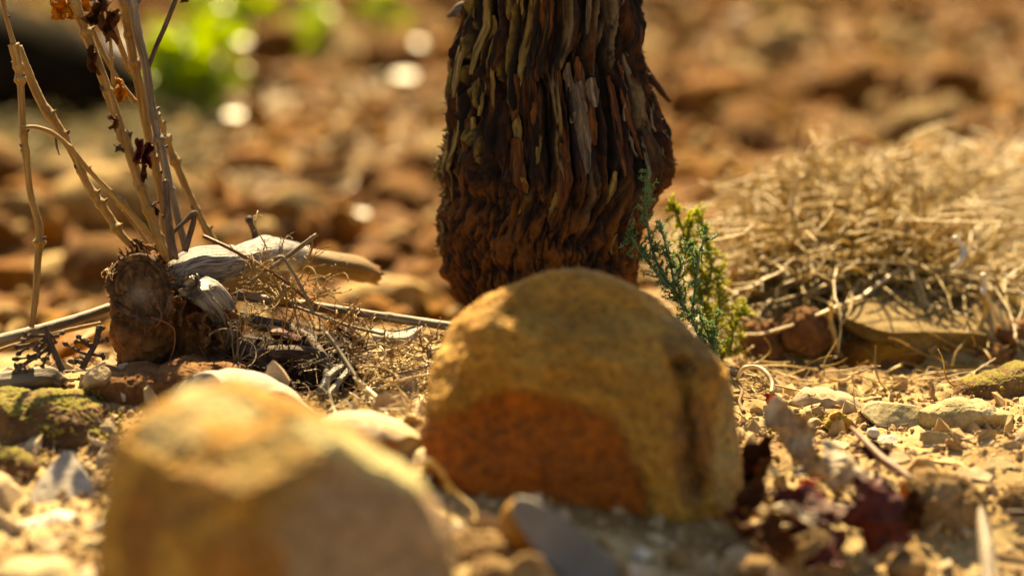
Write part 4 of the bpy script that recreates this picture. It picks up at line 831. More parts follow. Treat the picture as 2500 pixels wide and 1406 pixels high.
# silver knuckles and arms
def arm(name, pts, m, lab=None, **k):
    o = stick(name, lab, None, pts, m, parent=stump, **k); return o
arm('weathered_arm', [(418, 700, 22, 1.105), (440, 672, 42, 1.106), (480, 652, 48, 1.108), (530, 646, 47, 1.112), (572, 640, 38, 1.118), (605, 632, 42, 1.125), (650, 622, 44, 1.14), (690, 622, 38, 1.16), (735, 632, 34, 1.18)], M_silver, 'bright silver arm of weathered wood', ns=84, step=.0005, amp=.07, freq=260, zf=.12, oc=4, nodes=((.3, .12), (.56, .10)))
arm('knuckle', [(440, 700, 30, 1.112), (478, 706, 38, 1.104), (515, 722, 40, 1.098), (540, 756, 38, 1.1), (548, 800, 34, 1.104), (540, 850, 20, 1.11)], M_silver, 'silvered knuckle with a small knot eye', ns=84, step=.0005, amp=.16, freq=260, zf=.2, oc=4)
arm('side_branch', [(680, 622, 30, 1.165), (760, 640, 32, 1.18), (830, 650, 32, 1.185), (870, 658, 33, 1.19), (890, 664, 30, 1.194), (902, 668, 24, 1.196)], M_cane, 'broken side branch pointing right', ns=40, step=.001, amp=.22, freq=160, rag=.006)
arm('branch_spur', [(625, 600, 12, 1.16), (622, 570, 8, 1.16), (612, 545, 8, 1.158), (608, 535, 12, 1.158), (604, 530, 8, 1.158)], M_twigdark, None, ns=14, amp=.15)
arm('knot', [(525, 700, 10, 1.086), (522, 702, 11, 1.081), (520, 703, 5, 1.079)], M_silverx, None, ns=24, step=.0004, amp=.15)
arm('splinter', [(565, 760, 6, 1.1), (575, 735, 4, 1.098), (580, 715, 1.5, 1.096)], M_silver, None, ns=8)
# ragged fibres round the sawn face
g = Geo(); rf = np.random.RandomState(3)
for k in range(70):
    a = rf.uniform(0, 6.28); c = cq + e1 * .0135 * math.cos(a) + e2 * .0140 * math.sin(a) + cn * .0005
    dr = e1 * math.cos(a) + e2 * math.sin(a) * 1 + cn * rf.uniform(-.2, .6) + rf.normal(size=3) * .4; L = rf.uniform(.0008, .0026)
    g.tube([(*c, .0005), (*(c + dr * L * .5), .0004), (*(c + dr * L + rf.normal(size=3) * .0006), .0001)], step=.0008, ns=5)
o = g.build('bark_fibres', M_deadwood, stump); o['kind'] = 'stuff'
mesh = o.data
# loose bark pieces at the rim and root threads hanging down the front
g = None
for k, (px, py, w_, h_) in enumerate([(340, 605, 50, 36), (385, 640, 40, 40), (470, 700, 50, 60), (430, 760, 46, 70), (480, 790, 60, 60), (520, 820, 60, 60), (560, 780, 40, 50)]):
    crumpled('bark_piece', None, (px, py), w_, h_, M_deadwood if k in (0, 1, 5) else M_silver if k == 2 else M_deadwood, stump, seed=70 + k, d=1.092 if k > 1 else 1.1, thick=.0006)
for k, pts in enumerate([[(370, 775, 3, 1.085), (400, 785, 3, 1.083), (425, 805, 3, 1.084), (425, 850, 2.5, 1.085), (410, 890, 2, 1.086)], [(262, 900, 3, 1.08), (285, 950, 3.5, 1.07), (305, 1010, 3, 1.06), (312, 1060, 2, 1.055)],
                         [(385, 740, 2.5, 1.085), (395, 775, 2.5, 1.083), (380, 800, 2, 1.084)]]):
    stick('rootlet', None, None, pts, M_twigred if k != 1 else M_twigdark, parent=stump, ns=8, amp=.15)

# shoots: px, py, radius px, distance
rsn = np.random.RandomState(12)
SH = [
 ('tan', [(2, -30, 6), (12, 30, 6), (24, 75, 6), (36, 118, 8)], 1.09, None),
 ('tan', [(34, 112, 14), (42, 150, 12), (50, 200, 9), (55, 300, 8.5), (66, 400, 8.5), (74, 470, 8.5), (96, 560, 10), (92, 640, 9), (86, 730, 8.5), (77, 796, 7)], 1.09, 'leftmost shoot, snapped and drooping straight down'),
 ('tan', [(44, 118, 12), (74, 190, 11), (104, 255, 11.5), (142, 310, 11), (182, 382, 10), (214, 450, 10.5), (262, 522, 11), (295, 572, 10), (326, 604, 9)], 1.1, 'shoot leaning left from the stump'),
 ('tan', [(168, -30, 13), (210, 80, 13), (238, 155, 12.5), (265, 228, 12.5), (290, 300, 13), (320, 385, 12.5), (346, 462, 13), (370, 532, 12.5), (396, 605, 12), (412, 636, 10)], 1.09, 'thickest tan shoot'),
 ('tan', [(303, -30, 12), (312, 60, 12), (325, 140, 11.5), (342, 220, 12), (358, 310, 11), (378, 400, 10.5), (394, 480, 10), (402, 560, 10), (406, 610, 9)], 1.105, None),
 ('grey', [(318, -30, 12), (336, 80, 12), (356, 160, 11), (368, 250, 11), (385, 330, 10), (402, 400, 10), (416, 460, 9.5), (436, 540, 9), (452, 600, 9)], 1.1, None),
 ('tan', [(384, 280, 8), (410, 350, 9), (442, 430, 9), (474, 500, 9), (500, 552, 9), (524, 592, 9)], 1.14, 'blurred shoot furthest right'),
 ('dark', [(436, -20, 6), (405, 60, 6), (384, 108, 6), (361, 168, 6)], 1.1, None),
 ('tan', [(278, 50, 5), (288, 95, 7), (305, 140, 7), (316, 172, 6)], 1.12, None),
 ('tan', [(222, 60, 6), (245, 115, 6), (282, 185, 6), (310, 225, 7), (330, 250, 8)], 1.11, None),
 ('tan', [(52, 312, 4), (90, 311, 5), (132, 328, 6), (178, 368, 6), (214, 412, 6), (262, 462, 7), (312, 512, 7), (352, 556, 7), (372, 578, 6)], 1.085, 'thin shoot crossing in front of the leaning one'),
 ('dark', [(404, 443, 9), (406, 480, 9), (410, 530, 10), (416, 580, 11), (424, 630, 12)], 1.075, 'short dead stub with a snapped top'),
 ('dark', [(424, 566, 5), (450, 542, 5), (474, 520, 7), (478, 524, 5)], 1.085, None),
 ('dark', [(476, 520, 6), (470, 550, 7), (458, 590, 8), (452, 610, 8)], 1.085, None),
 ('tan', [(304, 515, 5), (330, 550, 5), (362, 596, 5)], 1.16, None),
 ('tan', [(268, 88, 4), (272, 140, 4.5), (276, 204, 4.5)], 1.08, None),
 ('dark', [(136, 334, 3), (138, 355, 3), (144, 376, 1.5)], 1.085, None),
 ('tan', [(378, 545, 6), (388, 570, 6), (398, 600, 7)], 1.12, None),
]
SM = {'tan': M_cane, 'grey': M_canegrey, 'dark': M_twigdark}
shoots = []
for k, (c, pts, d, lab) in enumerate(SH):
    nn = [] if len(pts) < 6 else [(s_, rsn.uniform(.22, .4)) for s_ in np.sort(rsn.uniform(.05, .95, 8))]
    o = stick('shoot', lab, None, [(*p_, d) for p_ in pts], SM[c], parent=stump, ns=14, step=.0006, amp=.10, freq=1500, zf=.5, nodes=nn, seed=k, rag=.001)
    shoots.append(o)
    # buds along the shoot
    P3 = np.array(pxpath([(*p_, d) for p_ in pts])); Q, t = resample(P3, 200); T, Nn, Bb = frames(Q[:, :3])
    nb = [] if c == 'dark' and len(pts) < 5 else (nn if nn else [(.5, 0)])
    for (s_, _) in nb:
        i_ = int(s_ * 199); sg = rsn.choice((-1, 1)); out = RT * sg * .9 + UP * .5 - FW * rsn.uniform(-.4, .8); out /= np.linalg.norm(out)
        c0 = Q[i_, :3] + out * Q[i_, 3] * .7; r0 = Q[i_, 3]
        gb = Geo(); gb.tube([(*c0, r0 * .55), (*(c0 + out * r0 * .6), r0 * .45), (*(c0 + out * r0 * 1.2 + UP * r0 * .3), r0 * .12)], step=.0004, ns=8, amp=.2, freq=900)
        gb.build('bud', SM[c] if rsn.random() < .6 else M_twigdark, o)
# withered leaves on the shoots
for (px, py, w_, h_, m, si, sdv, dd) in [(150, 22, 60, 55, M_leafgold, 3, 1, 1.095), (178, 30, 34, 48, M_leafgold, 3, 2, 1.09), (240, 30, 60, 70, M_leafbrown, 15, 3, 1.08), (268, 62, 40, 80, M_leafbrown, 15, 4, 1.08), (205, 12, 40, 40, M_leafgold, 3, 5, 1.1),
                                     (226, 148, 30, 62, M_leafbrown, 3, 6, 1.085), (293, 222, 34, 56, M_leafgold, 9, 7, 1.1), (278, 300, 22, 36, M_leafbrown, 3, 8, 1.08), (338, 372, 26, 70, M_leafred, 3, 9, 1.078), (358, 378, 34, 66, M_leafred, 3, 10, 1.085),
                                     (354, 420, 14, 40, M_leafbrown, 3, 11, 1.08), (374, 512, 28, 36, M_leafbrown, 4, 12, 1.09), (290, 362, 22, 18, M_twigdark, 3, 13, 1.085), (450, 2, 20, 12, M_leafbrown, 7, 14, 1.1)]:
    crumpled('withered_leaf', None, (px, py), w_, h_, m, shoots[si], seed=sdv, d=dd)

# ================================================================== CANES, TWIGS AND LITTER ROUND THE STUMP
def cane(lab, pts, m, d=1.1, name='dry_cane', cat='cane', nn=(), **k):
    kk = dict(ns=14, step=.0009, amp=.13, freq=700, nodes=nn, rag=.0015); kk.update(k)
    return stick(name, lab, cat, [(*p_[:3], p_[3] if len(p_) > 3 else d) for p_ in pts], m, **kk)
cane('thick grey cane running from the left edge to the stump', [(-60, 845, 15, 1.09), (0, 830, 15, 1.09), (110, 802, 14, 1.1), (200, 775, 13, 1.11), (262, 752, 12, 1.12)], M_canegrey, nn=((.4, .2),))
cane('thinner cane just under the thick grey cane at the left edge', [(-40, 868, 6, 1.12), (30, 845, 6, 1.12), (110, 820, 6, 1.125), (240, 790, 5, 1.13)], M_cane)
cane('long straight cane lying from the stump to the largest boulder', [(580, 722, 12, 1.115), (720, 742, 12, 1.11), (900, 768, 12, 1.105), (1020, 785, 11.5, 1.1), (1130, 802, 11, 1.09)], M_canegrey, nn=((.3, .2), (.65, .15)))
cane('thin red-brown twig slanting down over the silver arm', [(500, 578, 5, 1.1), (560, 606, 5, 1.095), (640, 650, 4.5, 1.09), (700, 690, 4, 1.09), (760, 738, 4, 1.09), (815, 762, 4, 1.1)], M_twigred, name='twig', cat='twig')
cane('grey twig with a snapped upper end above the silver arm', [(768, 576, 5, 1.09), (730, 605, 6, 1.09), (690, 635, 5, 1.09), (650, 660, 4, 1.09), (612, 692, 4, 1.09)], M_canegrey, name='twig', cat='twig')
cane('thin twig hanging down from the snapped grey twig', [(760, 584, 3, 1.09), (762, 605, 3, 1.09), (745, 650, 3, 1.09), (730, 690, 2.5, 1.09)], M_cane, name='twig', cat='twig')
cane('arched pale twig looping over the long straight cane', [(676, 630, 5, 1.08), (690, 628, 4, 1.08), (715, 665, 4, 1.08), (740, 710, 4, 1.08), (764, 760, 3.5, 1.08)], M_canegrey, name='twig', cat='twig')
cane('slender grey stem under the long straight cane', [(720, 748, 4, 1.09), (780, 770, 4, 1.088), (850, 795, 4, 1.087), (930, 815, 4, 1.085)], M_canegrey, name='twig', cat='twig')
cane('twig crossing the long cane with a tiny hooked tip', [(866, 752, 3, 1.085), (845, 775, 3, 1.085), (825, 795, 3, 1.085), (780, 830, 3, 1.085)], M_cane, name='twig', cat='twig')
cane('pale straight stem slanting down to the straw beside the boulder', [(798, 815, 5, 1.075), (830, 860, 5, 1.07), (872, 925, 5, 1.06), (880, 935, 4, 1.06)], M_canegrey, name='twig', cat='twig')
cane('broad flattened pale stem lying on the straw', [(870, 925, 6, 1.06), (910, 965, 9, 1.05), (960, 1010, 8, 1.04), (1030, 1070, 6, 1.02)], M_straw, name='straw_stalk', cat='straw')
cane('second pale stem leading down to the pinkish cream stone', [(880, 940, 5, 1.06), (930, 1000, 5, 1.04), (985, 1040, 5, 1.03), (1030, 1090, 5, 1.01)], M_straw, name='straw_stalk', cat='straw')
cane('short pale straw leaning on the ochre boulder', [(1030, 975, 4.5, 1.05), (1015, 1010, 4.5, 1.045), (1000, 1045, 4.5, 1.04)], M_straw, name='straw_stalk', cat='straw')
cane('thin straw pointing at the boulder above the moss', [(940, 920, 3.5, 1.07), (1000, 905, 3.5, 1.07), (1070, 888, 3, 1.07)], M_canegrey, name='straw_stalk', cat='straw')
cane('lower thin straw pointing at the boulder', [(920, 950, 3.5, 1.06), (990, 925, 3.5, 1.06), (1060, 912, 3, 1.06)], M_straw, name='straw_stalk', cat='straw')
cane('upper long thin straw ending at the boulder', [(930, 840, 3, 1.08), (990, 862, 3, 1.08), (1070, 893, 3, 1.075)], M_straw, name='straw_stalk', cat='straw')
cane('ring-shaped curled tendril on the mossy soil', [(870, 935, 3, 1.06), (875, 905, 3, 1.06), (905, 894, 3, 1.06), (950, 905, 3, 1.06), (972, 925, 3, 1.055), (955, 932, 3, 1.05), (920, 925, 3, 1.05), (895, 940, 3, 1.05)], M_cane, name='tendril', cat='tendril')
cane('silvery forked root lying in front of the dark gap', [(784, 958, 12, 1.065), (796, 930, 12, 1.068), (820, 905, 11, 1.072), (850, 890, 9, 1.08), (890, 880, 7, 1.09)], M_silver, name='root', cat='root', amp=.3, freq=300)
cane('second silvery root beside the forked root', [(800, 965, 9, 1.06), (825, 935, 8, 1.065), (850, 905, 8, 1.07)], M_silver, name='root', cat='root', amp=.3, freq=300)
cane('bare woody chunk in the dark gap right of the stump', [(660, 862, 20, 1.1), (720, 862, 22, 1.1), (770, 868, 18, 1.1)], M_twigdark, name='wood_chunk', cat='wood', ns=24, amp=.3, freq=250)
cane('leaning dark splinter of bark behind the woody chunk', [(760, 830, 14, 1.11), (790, 880, 16, 1.1), (800, 925, 12, 1.09)], M_twigdark, name='wood_chunk', cat='wood', ns=24, amp=.3, freq=250)
cane('gnarled dark root below the silver knuckles', [(580, 840, 20, 1.11), (620, 870, 24, 1.105), (660, 900, 20, 1.1), (690, 930, 12, 1.1)], M_twigdark, name='root', cat='root', ns=24, amp=.35, freq=250)
cane('dark gnarled root beneath the long straight cane', [(590, 770, 14, 1.13), (640, 790, 18, 1.13), (700, 800, 16, 1.13), (760, 830, 12, 1.12)], M_twigdark, name='root', cat='root', ns=24, amp=.4, freq=250)
leaf('bark_chip', 'curled silver bark chip under the far end of the long cane', 'bark', [[(905, 800, 1.1), (960, 810, 1.1), (1010, 800, 1.1), (1034, 792, 1.1)], [(910, 822, 1.09), (955, 826, 1.088), (1000, 822, 1.09), (1030, 800, 1.095)], [(925, 838, 1.092), (960, 843, 1.09), (1000, 838, 1.092), (1020, 815, 1.097)]],
     M_greystone, crumple=.0005, thick=.0009)
leaf('dry_leaf', 'narrow rust red leaf below the long cane', 'leaf', [[(800, 770, 1.1), (850, 790, 1.1), (890, 830, 1.1)], [(805, 785, 1.09), (850, 815, 1.088), (895, 848, 1.09)], [(815, 800, 1.1), (860, 835, 1.1), (898, 858, 1.1)]], M_leafbrown, crumple=.0006)
leaf('dry_leaf', 'amber leaf glowing behind the thick grey cane left of the stump', 'leaf', [[(120, 860, 1.2), (150, 820, 1.2), (200, 800, 1.2), (235, 795, 1.2)], [(130, 875, 1.19), (165, 850, 1.18), (205, 830, 1.18), (235, 815, 1.19)], [(150, 880, 1.2), (190, 865, 1.2), (220, 850, 1.2), (240, 830, 1.2)]], M_amber, crumple=.001)
leaf('dry_leaf', 'scrap of dark red leaf in the shade right of the stump', 'leaf', [[(650, 790, 1.12), (690, 800, 1.12), (730, 820, 1.12)], [(655, 810, 1.11), (700, 825, 1.1), (735, 835, 1.11)], [(670, 835, 1.12), (700, 840, 1.12), (730, 845, 1.12)]], M_leafred, crumple=.0008, ragged=.4)
cane('broken weathered wood piece at the left edge on the mossy clod', [(-60, 940, 14, 1.08), (0, 935, 26, 1.08), (60, 928, 28, 1.08), (120, 922, 26, 1.085), (150, 935, 16, 1.085)], M_canegrey, name='wood_chunk', cat='wood', ns=36, amp=.22, freq=300)
cane('dark stick lying behind the broken wood piece', [(-40, 925, 9, 1.11), (60, 915, 9, 1.11), (150, 912, 9, 1.11), (225, 908, 8, 1.11)], M_twigdark, name='stick', cat='stick')
cane('smooth grey-brown root curving beside the blurred boulder', [(225, 1185, 14, 1.0), (265, 1165, 14, 1.0), (290, 1130, 13, 1.0), (310, 1090, 10, 1.0)], M_canegrey, name='root', cat='root')
cane('fine dark stalk standing in front of the red earth clod', [(520, 880, 2, 1.07), (528, 910, 2, 1.07), (530, 935, 2, 1.07)], M_twigdark, name='twig', cat='twig')
cane('reddish twig lying behind the pointed brown stone', [(560, 905, 3, 1.08), (620, 915, 3, 1.075), (680, 925, 3, 1.07)], M_twigred, name='twig', cat='twig')

# bare grape stalks
def grape_stalk(lab, main, d, seed, tips):
    root = empty('grape_stalk', P(main[-1][0], main[-1][1], d), lab, 'grape stalk'); g = Geo(); g.tube(pxpath([(x, y, r, d) for x, y, r in main]), ns=10, amp=.2, freq=700, step=.0006)
    g.build('main_stalk', M_twigdark, root); rs_ = np.random.RandomState(seed)
    for (bx, by, tx, ty_) in tips:
        dz = rs_.uniform(-.004, .004); mx, my = (bx + tx) / 2 + rs_.uniform(-6, 6), (by + ty_) / 2 + rs_.uniform(-5, 5); g = Geo()
        g.tube(pxpath([(bx, by, 5, d), (mx, my, 4, d + dz * .5), (tx, ty_, 4, d + dz), (tx + (tx - mx) * .1, ty_ + (ty_ - my) * .1, 9, d + dz), (tx + (tx - mx) * .3, ty_ + (ty_ - my) * .3, 6, d + dz)]), ns=8, amp=.25, freq=800, step=.0005)
        for q in range(2):
            sx = (tx - bx) * rs_.uniform(.3, .6) + rs_.uniform(-22, 22); sy = (ty_ - by) * rs_.uniform(.3, .6) + rs_.uniform(-18, 18)
            g.tube(pxpath([(mx, my, 3.5, d + dz * .5), (mx + sx * .6, my + sy * .6, 3, d + dz * 1.4), (mx + sx * .8, my + sy * .8, 7.5, d + dz * 1.8), (mx + sx, my + sy, 4, d + dz * 2)]), ns=7, amp=.25, freq=800, step=.0005)
        g.build('stalk_branch', M_twigdark, root)
grape_stalk('bare dark grape stalk under the thick grey cane, nearer the left edge', [(112, 795, 6), (120, 830, 8), (135, 865, 8), (152, 905, 8)], 1.08, 1,
            [(118, 820, 60, 830), (118, 825, 45, 845), (125, 840, 50, 895), (130, 850, 75, 870), (120, 815, 95, 855), (128, 850, 105, 890), (118, 812, 140, 820), (70, 880, 40, 892)])
grape_stalk('bare dark grape stalk close against the left side of the stump', [(240, 800, 5), (232, 840, 7), (215, 870, 8), (200, 900, 8)], 1.085, 2,
            [(228, 850, 195, 825), (215, 865, 178, 850), (228, 850, 258, 830), (222, 865, 252, 870), (235, 830, 250, 800), (210, 880, 185, 885), (232, 840, 205, 830)])
# fine withered weed over the cane
def sprout(g, p_, t, L, r, depth, rs_, tips=True):
    n = 5; pts = [(*p_, r)]; q = p_.copy(); w_ = rs_.normal(size=3) * .25
    for i in range(n):
        t = t + w_ * .4 + rs_.normal(size=3) * .12; t /= np.linalg.norm(t); q = q + t * L / n; pts.append((*q, r * (1 - .12 * (i + 1))))
        if depth > 0 and i > 0 and rs_.random() < .8:
            sprout(g, q.copy(), t + rs_.normal(size=3) * .75, L * rs_.uniform(.35, .65), r * .7, depth - 1, rs_)
    if depth == 0 and tips: pts.append((*(q + t * r * 2), r * 1.6))
    g.tube(pts, step=.0016, ns=5, minr=.00012)
def dead_weed(lab, px, py, d, n, L, seed, m=M_cane, dirn=(0, 0, 1), r=.00045, spread=.6):
    rs_ = np.random.RandomState(seed); root = empty('withered_weed', P(px, py, d), lab, 'weed')
    for k in range(n):
        g = Geo(); t = np.array(dirn, float) + rs_.normal(size=3) * spread; sprout(g, P(px + rs_.uniform(-12, 12), py, d), t / np.linalg.norm(t), L * rs_.uniform(.7, 1.2), r, 2, rs_); g.build('stem', m, root)
dead_weed('dense tan withered weed tangled over the long cane beside the stump', 690, 740, 1.09, 9, .020, 31, dirn=(-.1, 0, .8))
dead_weed('tan withered weed hanging below the long cane', 700, 700, 1.085, 8, .022, 32, dirn=(0, -.1, -1))
dead_weed('withered weed sprig reaching right with knobbly tips', 740, 742, 1.085, 2, .017, 33, dirn=(.8, 0, .5), spread=.2)
dead_weed('withered weed in the dark gap behind the forked root', 860, 860, 1.09, 9, .019, 34, dirn=(.2, 0, .7))
dead_weed('withered weed against the left flank of the largest boulder', 1040, 860, 1.08, 7, .014, 35, dirn=(-.2, 0, .8))
dead_weed('tiny pale weed sprig at the upper left of the sawn face', 290, 670, 1.1, 3, .008, 36, dirn=(-.3, 0, .8), m=M_straw)
dead_weed('withered weed spreading low under the silver knuckles', 575, 880, 1.08, 6, .016, 37, dirn=(.1, -.2, .8), m=M_canegrey, r=.0003)
dead_weed('withered weed on the silver arm below the branch spur', 640, 660, 1.1, 5, .012, 38, dirn=(.2, 0, .9), r=.0003)
dead_weed('withered weed on the mossy soil in front of the boulder flank', 940, 900, 1.07, 8, .015, 39, dirn=(.1, 0, .6), r=.0003)
dead_weed('withered weed lying low beside the narrow rust red leaf', 830, 900, 1.075, 6, .018, 40, dirn=(-.4, 0, .5), m=M_canegrey, r=.0003)
# straw litter on the soil between stump and boulder
def litter(n, pxr, pyr, seed, L, rad, m, name, up=.003, curl=.35, flat=.15):
    rs_ = np.random.RandomState(seed); S_ = []
    for k in range(n):
        q = G(rs_.uniform(*pxr), rs_.uniform(*pyr)); q[2] += rs_.uniform(0, up); S_.append(q)
    Dd = rs_.normal(size=(n, 3)); Dd[:, 2] *= flat
    return strands(name, S_, Dd, rs_.uniform(*L, n), rs_.uniform(*rad, n), m, curl, seed)
litter(190, (800, 1080), (850, 1060), 41, (.006, .022), (.0002, .0005), M_straw, 'straw_litter', .005)
litter(110, (560, 900), (850, 990), 42, (.006, .022), (.0001, .0003), M_cane, 'twig_litter', .006)
litter(24, (1780, 2150), (1150, 1330), 43, (.006, .016), (.0003, .0007), M_straw, 'straw_litter', .006)
litter(90, (1840, 2500), (1030, 1250), 44, (.004, .016), (.0002, .0004), M_twigdark, 'twig_litter', .001)
litter(60, (0, 300), (1000, 1350), 45, (.004, .012), (.0002, .0005), M_cane, 'twig_litter', .002)
litter(120, (1800, 2400), (880, 980), 46, (.008, .03), (.0003, .0006), M_strawgold, 'straw_litter', .006)
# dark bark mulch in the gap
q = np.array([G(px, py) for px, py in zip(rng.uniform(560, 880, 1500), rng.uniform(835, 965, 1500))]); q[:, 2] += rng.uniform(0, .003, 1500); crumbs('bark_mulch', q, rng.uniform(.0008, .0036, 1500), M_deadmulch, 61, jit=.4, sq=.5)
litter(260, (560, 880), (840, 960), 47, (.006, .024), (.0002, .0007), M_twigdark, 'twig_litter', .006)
# moss crumbs on clods
def moss_on(px0, px1, py0, py1, d, n, seed, m=M_moss, s=(.0004, .0011)):
    rs_ = np.random.RandomState(seed); dg = bpy.context.evaluated_depsgraph_get(); out = []
    for k in range(n):
        px, py = rs_.uniform(px0, px1), rs_.uniform(py0, py1); dr = P(px, py, 1) - CAM; dr /= np.linalg.norm(dr)
        hit, loc, nn, _, ob, _ = sc.ray_cast(dg, Vector(CAM), Vector(dr))
        if hit and ob.name.split('.')[0] in ('mossy_clod', 'ground', 'earth_clod', 'stone') and nn.z > .1 and fbm(np.array(loc) * 120, 2, seed) > -.1: out.append(loc[:])
    if out:
        out = np.array(out); crumbs('moss', out, rs_.uniform(*s, len(out)), m, seed, jit=.45, sq=.9)
bpy.context.view_layer.update()
moss_on(-20, 300, 945, 1080, 1.06, 1500, 71); moss_on(-20, 110, 1080, 1130, 1.0, 260, 72); moss_on(930, 1060, 860, 1000, 1.08, 420, 73)
moss_on(2320, 2500, 880, 960, 1.15, 420, 74); moss_on(1850, 2060, 1010, 1070, 1.09, 500, 75); moss_on(0, 300, 1000, 1200, 1.04, 700, 76, M_crumb, (.0005, .0016))

# ================================================================== GREEN SPRIG
def sprig(lab, stems, d, m, seed, dens=1.0, sm=M_sprigstem, ln=12, side=1.0):
    root = empty('green_sprig', P(stems[0][0][0], stems[0][0][1], d), lab, 'plant'); rs_ = np.random.RandomState(seed); V = []; F = []; n0 = 0
    def needle(c, t, L, w_):
        nonlocal n0
        t = t / np.linalg.norm(t); a = np.cross(t, (.3, .4, .87)); a /= np.linalg.norm(a); b = np.cross(t, a); mid = c + t * L * .45
        V.extend([c, mid + a * w_ * 1.15 + b * w_ * .5, mid - a * w_ * 1.15 + b * w_ * .5, c + t * L, mid - b * w_ * .3])
        F.extend([(n0, n0 + 4, n0 + 1), (n0 + 4, n0 + 3, n0 + 1), (n0, n0 + 2, n0 + 4), (n0 + 4, n0 + 2, n0 + 3)])
        n0 += 5
    def star(c, t, s=1.0):
        for _ in range(rs_.randint(4, 7)):
            dv = t + rs_.normal(size=3) * .9; needle(c, dv, PX(ln, d) * rs_.uniform(.6, 1.2) * s, PX(2.2, d) * s)
    for st in stems:
        p3 = np.array(pxpath([(x, y, r, d + (k_ * .002)) for k_, (x, y, r) in enumerate(st)])); L = np.linalg.norm(np.diff(p3[:, :3], axis=0), axis=1).sum()
        g = Geo(); g.tube(p3, ns=6, step=.0015); g.build('stem', sm, root); Q, t = resample(p3, int(L / .0007)); T = np.gradient(Q[:, :3], axis=0); T /= np.linalg.norm(T, axis=1)[:, None]
        for i_ in range(0, len(Q)):
            c = Q[i_, :3]
            if i_ % 2 == 0: star(c, T[i_] * .4 + rs_.normal(size=3) * .8, .8)
            if rs_.random() < .42 * dens * side:
                out = T[i_] * rs_.uniform(.3, .9) + rs_.normal(size=3) * .8; out /= np.linalg.norm(out); LL = PX(rs_.uniform(14, 46), d)
                e = c + out * LL; g2 = [(*c, PX(1.6, d)), (*((c + e) / 2 + rs_.normal(size=3) * .0006), PX(1.4, d)), (*e, PX(1, d))]
                gg = Geo(); gg.tube(g2, ns=4, step=.002); V_, n_ = np.vstack(gg.V), n0; V.extend(list(V_)); F.extend([tuple(x + n_ for x in f) for f in gg.F]); n0 += len(V_)
                for q_ in np.arange(.25, 1.05, .22): star(c + (e - c) * q_, out, .9)
        star(Q[-1, :3], T[-1], 1.1)
    o = mesh_obj('leaves', np.array(V), F, m, root, smooth=False); o['kind'] = 'stuff'
sprig('feathery blue green sprig growing between the trunk and the largest boulder', [[(1720, 860, 4), (1690, 780, 4), (1650, 720, 4), (1612, 660, 3.5), (1590, 600, 3.5), (1580, 540, 3), (1576, 480, 2.5), (1583, 418, 2)],
       [(1630, 700, 3), (1590, 650, 3), (1560, 610, 2.5), (1537, 570, 2)], [(1690, 785, 3), (1695, 720, 3), (1702, 660, 3), (1708, 615, 2.5), (1724, 578, 2)], [(1650, 720, 3), (1640, 660, 3), (1625, 600, 2.5), (1612, 545, 2)],
       [(1740, 850, 3), (1742, 810, 3), (1750, 775, 2)], [(1670, 750, 3), (1655, 690, 2.5), (1668, 640, 2), (1680, 600, 2)], [(1745, 870, 3), (1730, 820, 3), (1715, 790, 2)]], 1.098, M_sprig, 5, 1.6)
sprig('yellow green feathery sprig just behind the blue green one', [[(1762, 880, 4), (1722, 760, 4), (1692, 660, 3.5), (1672, 580, 3), (1647, 500, 2)], [(1712, 730, 3), (1737, 660, 3), (1722, 580, 2.5), (1712, 525, 2)],
       [(1782, 870, 3), (1792, 800, 3), (1812, 750, 2)], [(1692, 660, 3), (1682, 590, 3), (1687, 530, 2)], [(1742, 800, 3), (1757, 740, 3), (1747, 660, 2)]], 1.165, M_sprigyel, 6, 2.4, ln=15)

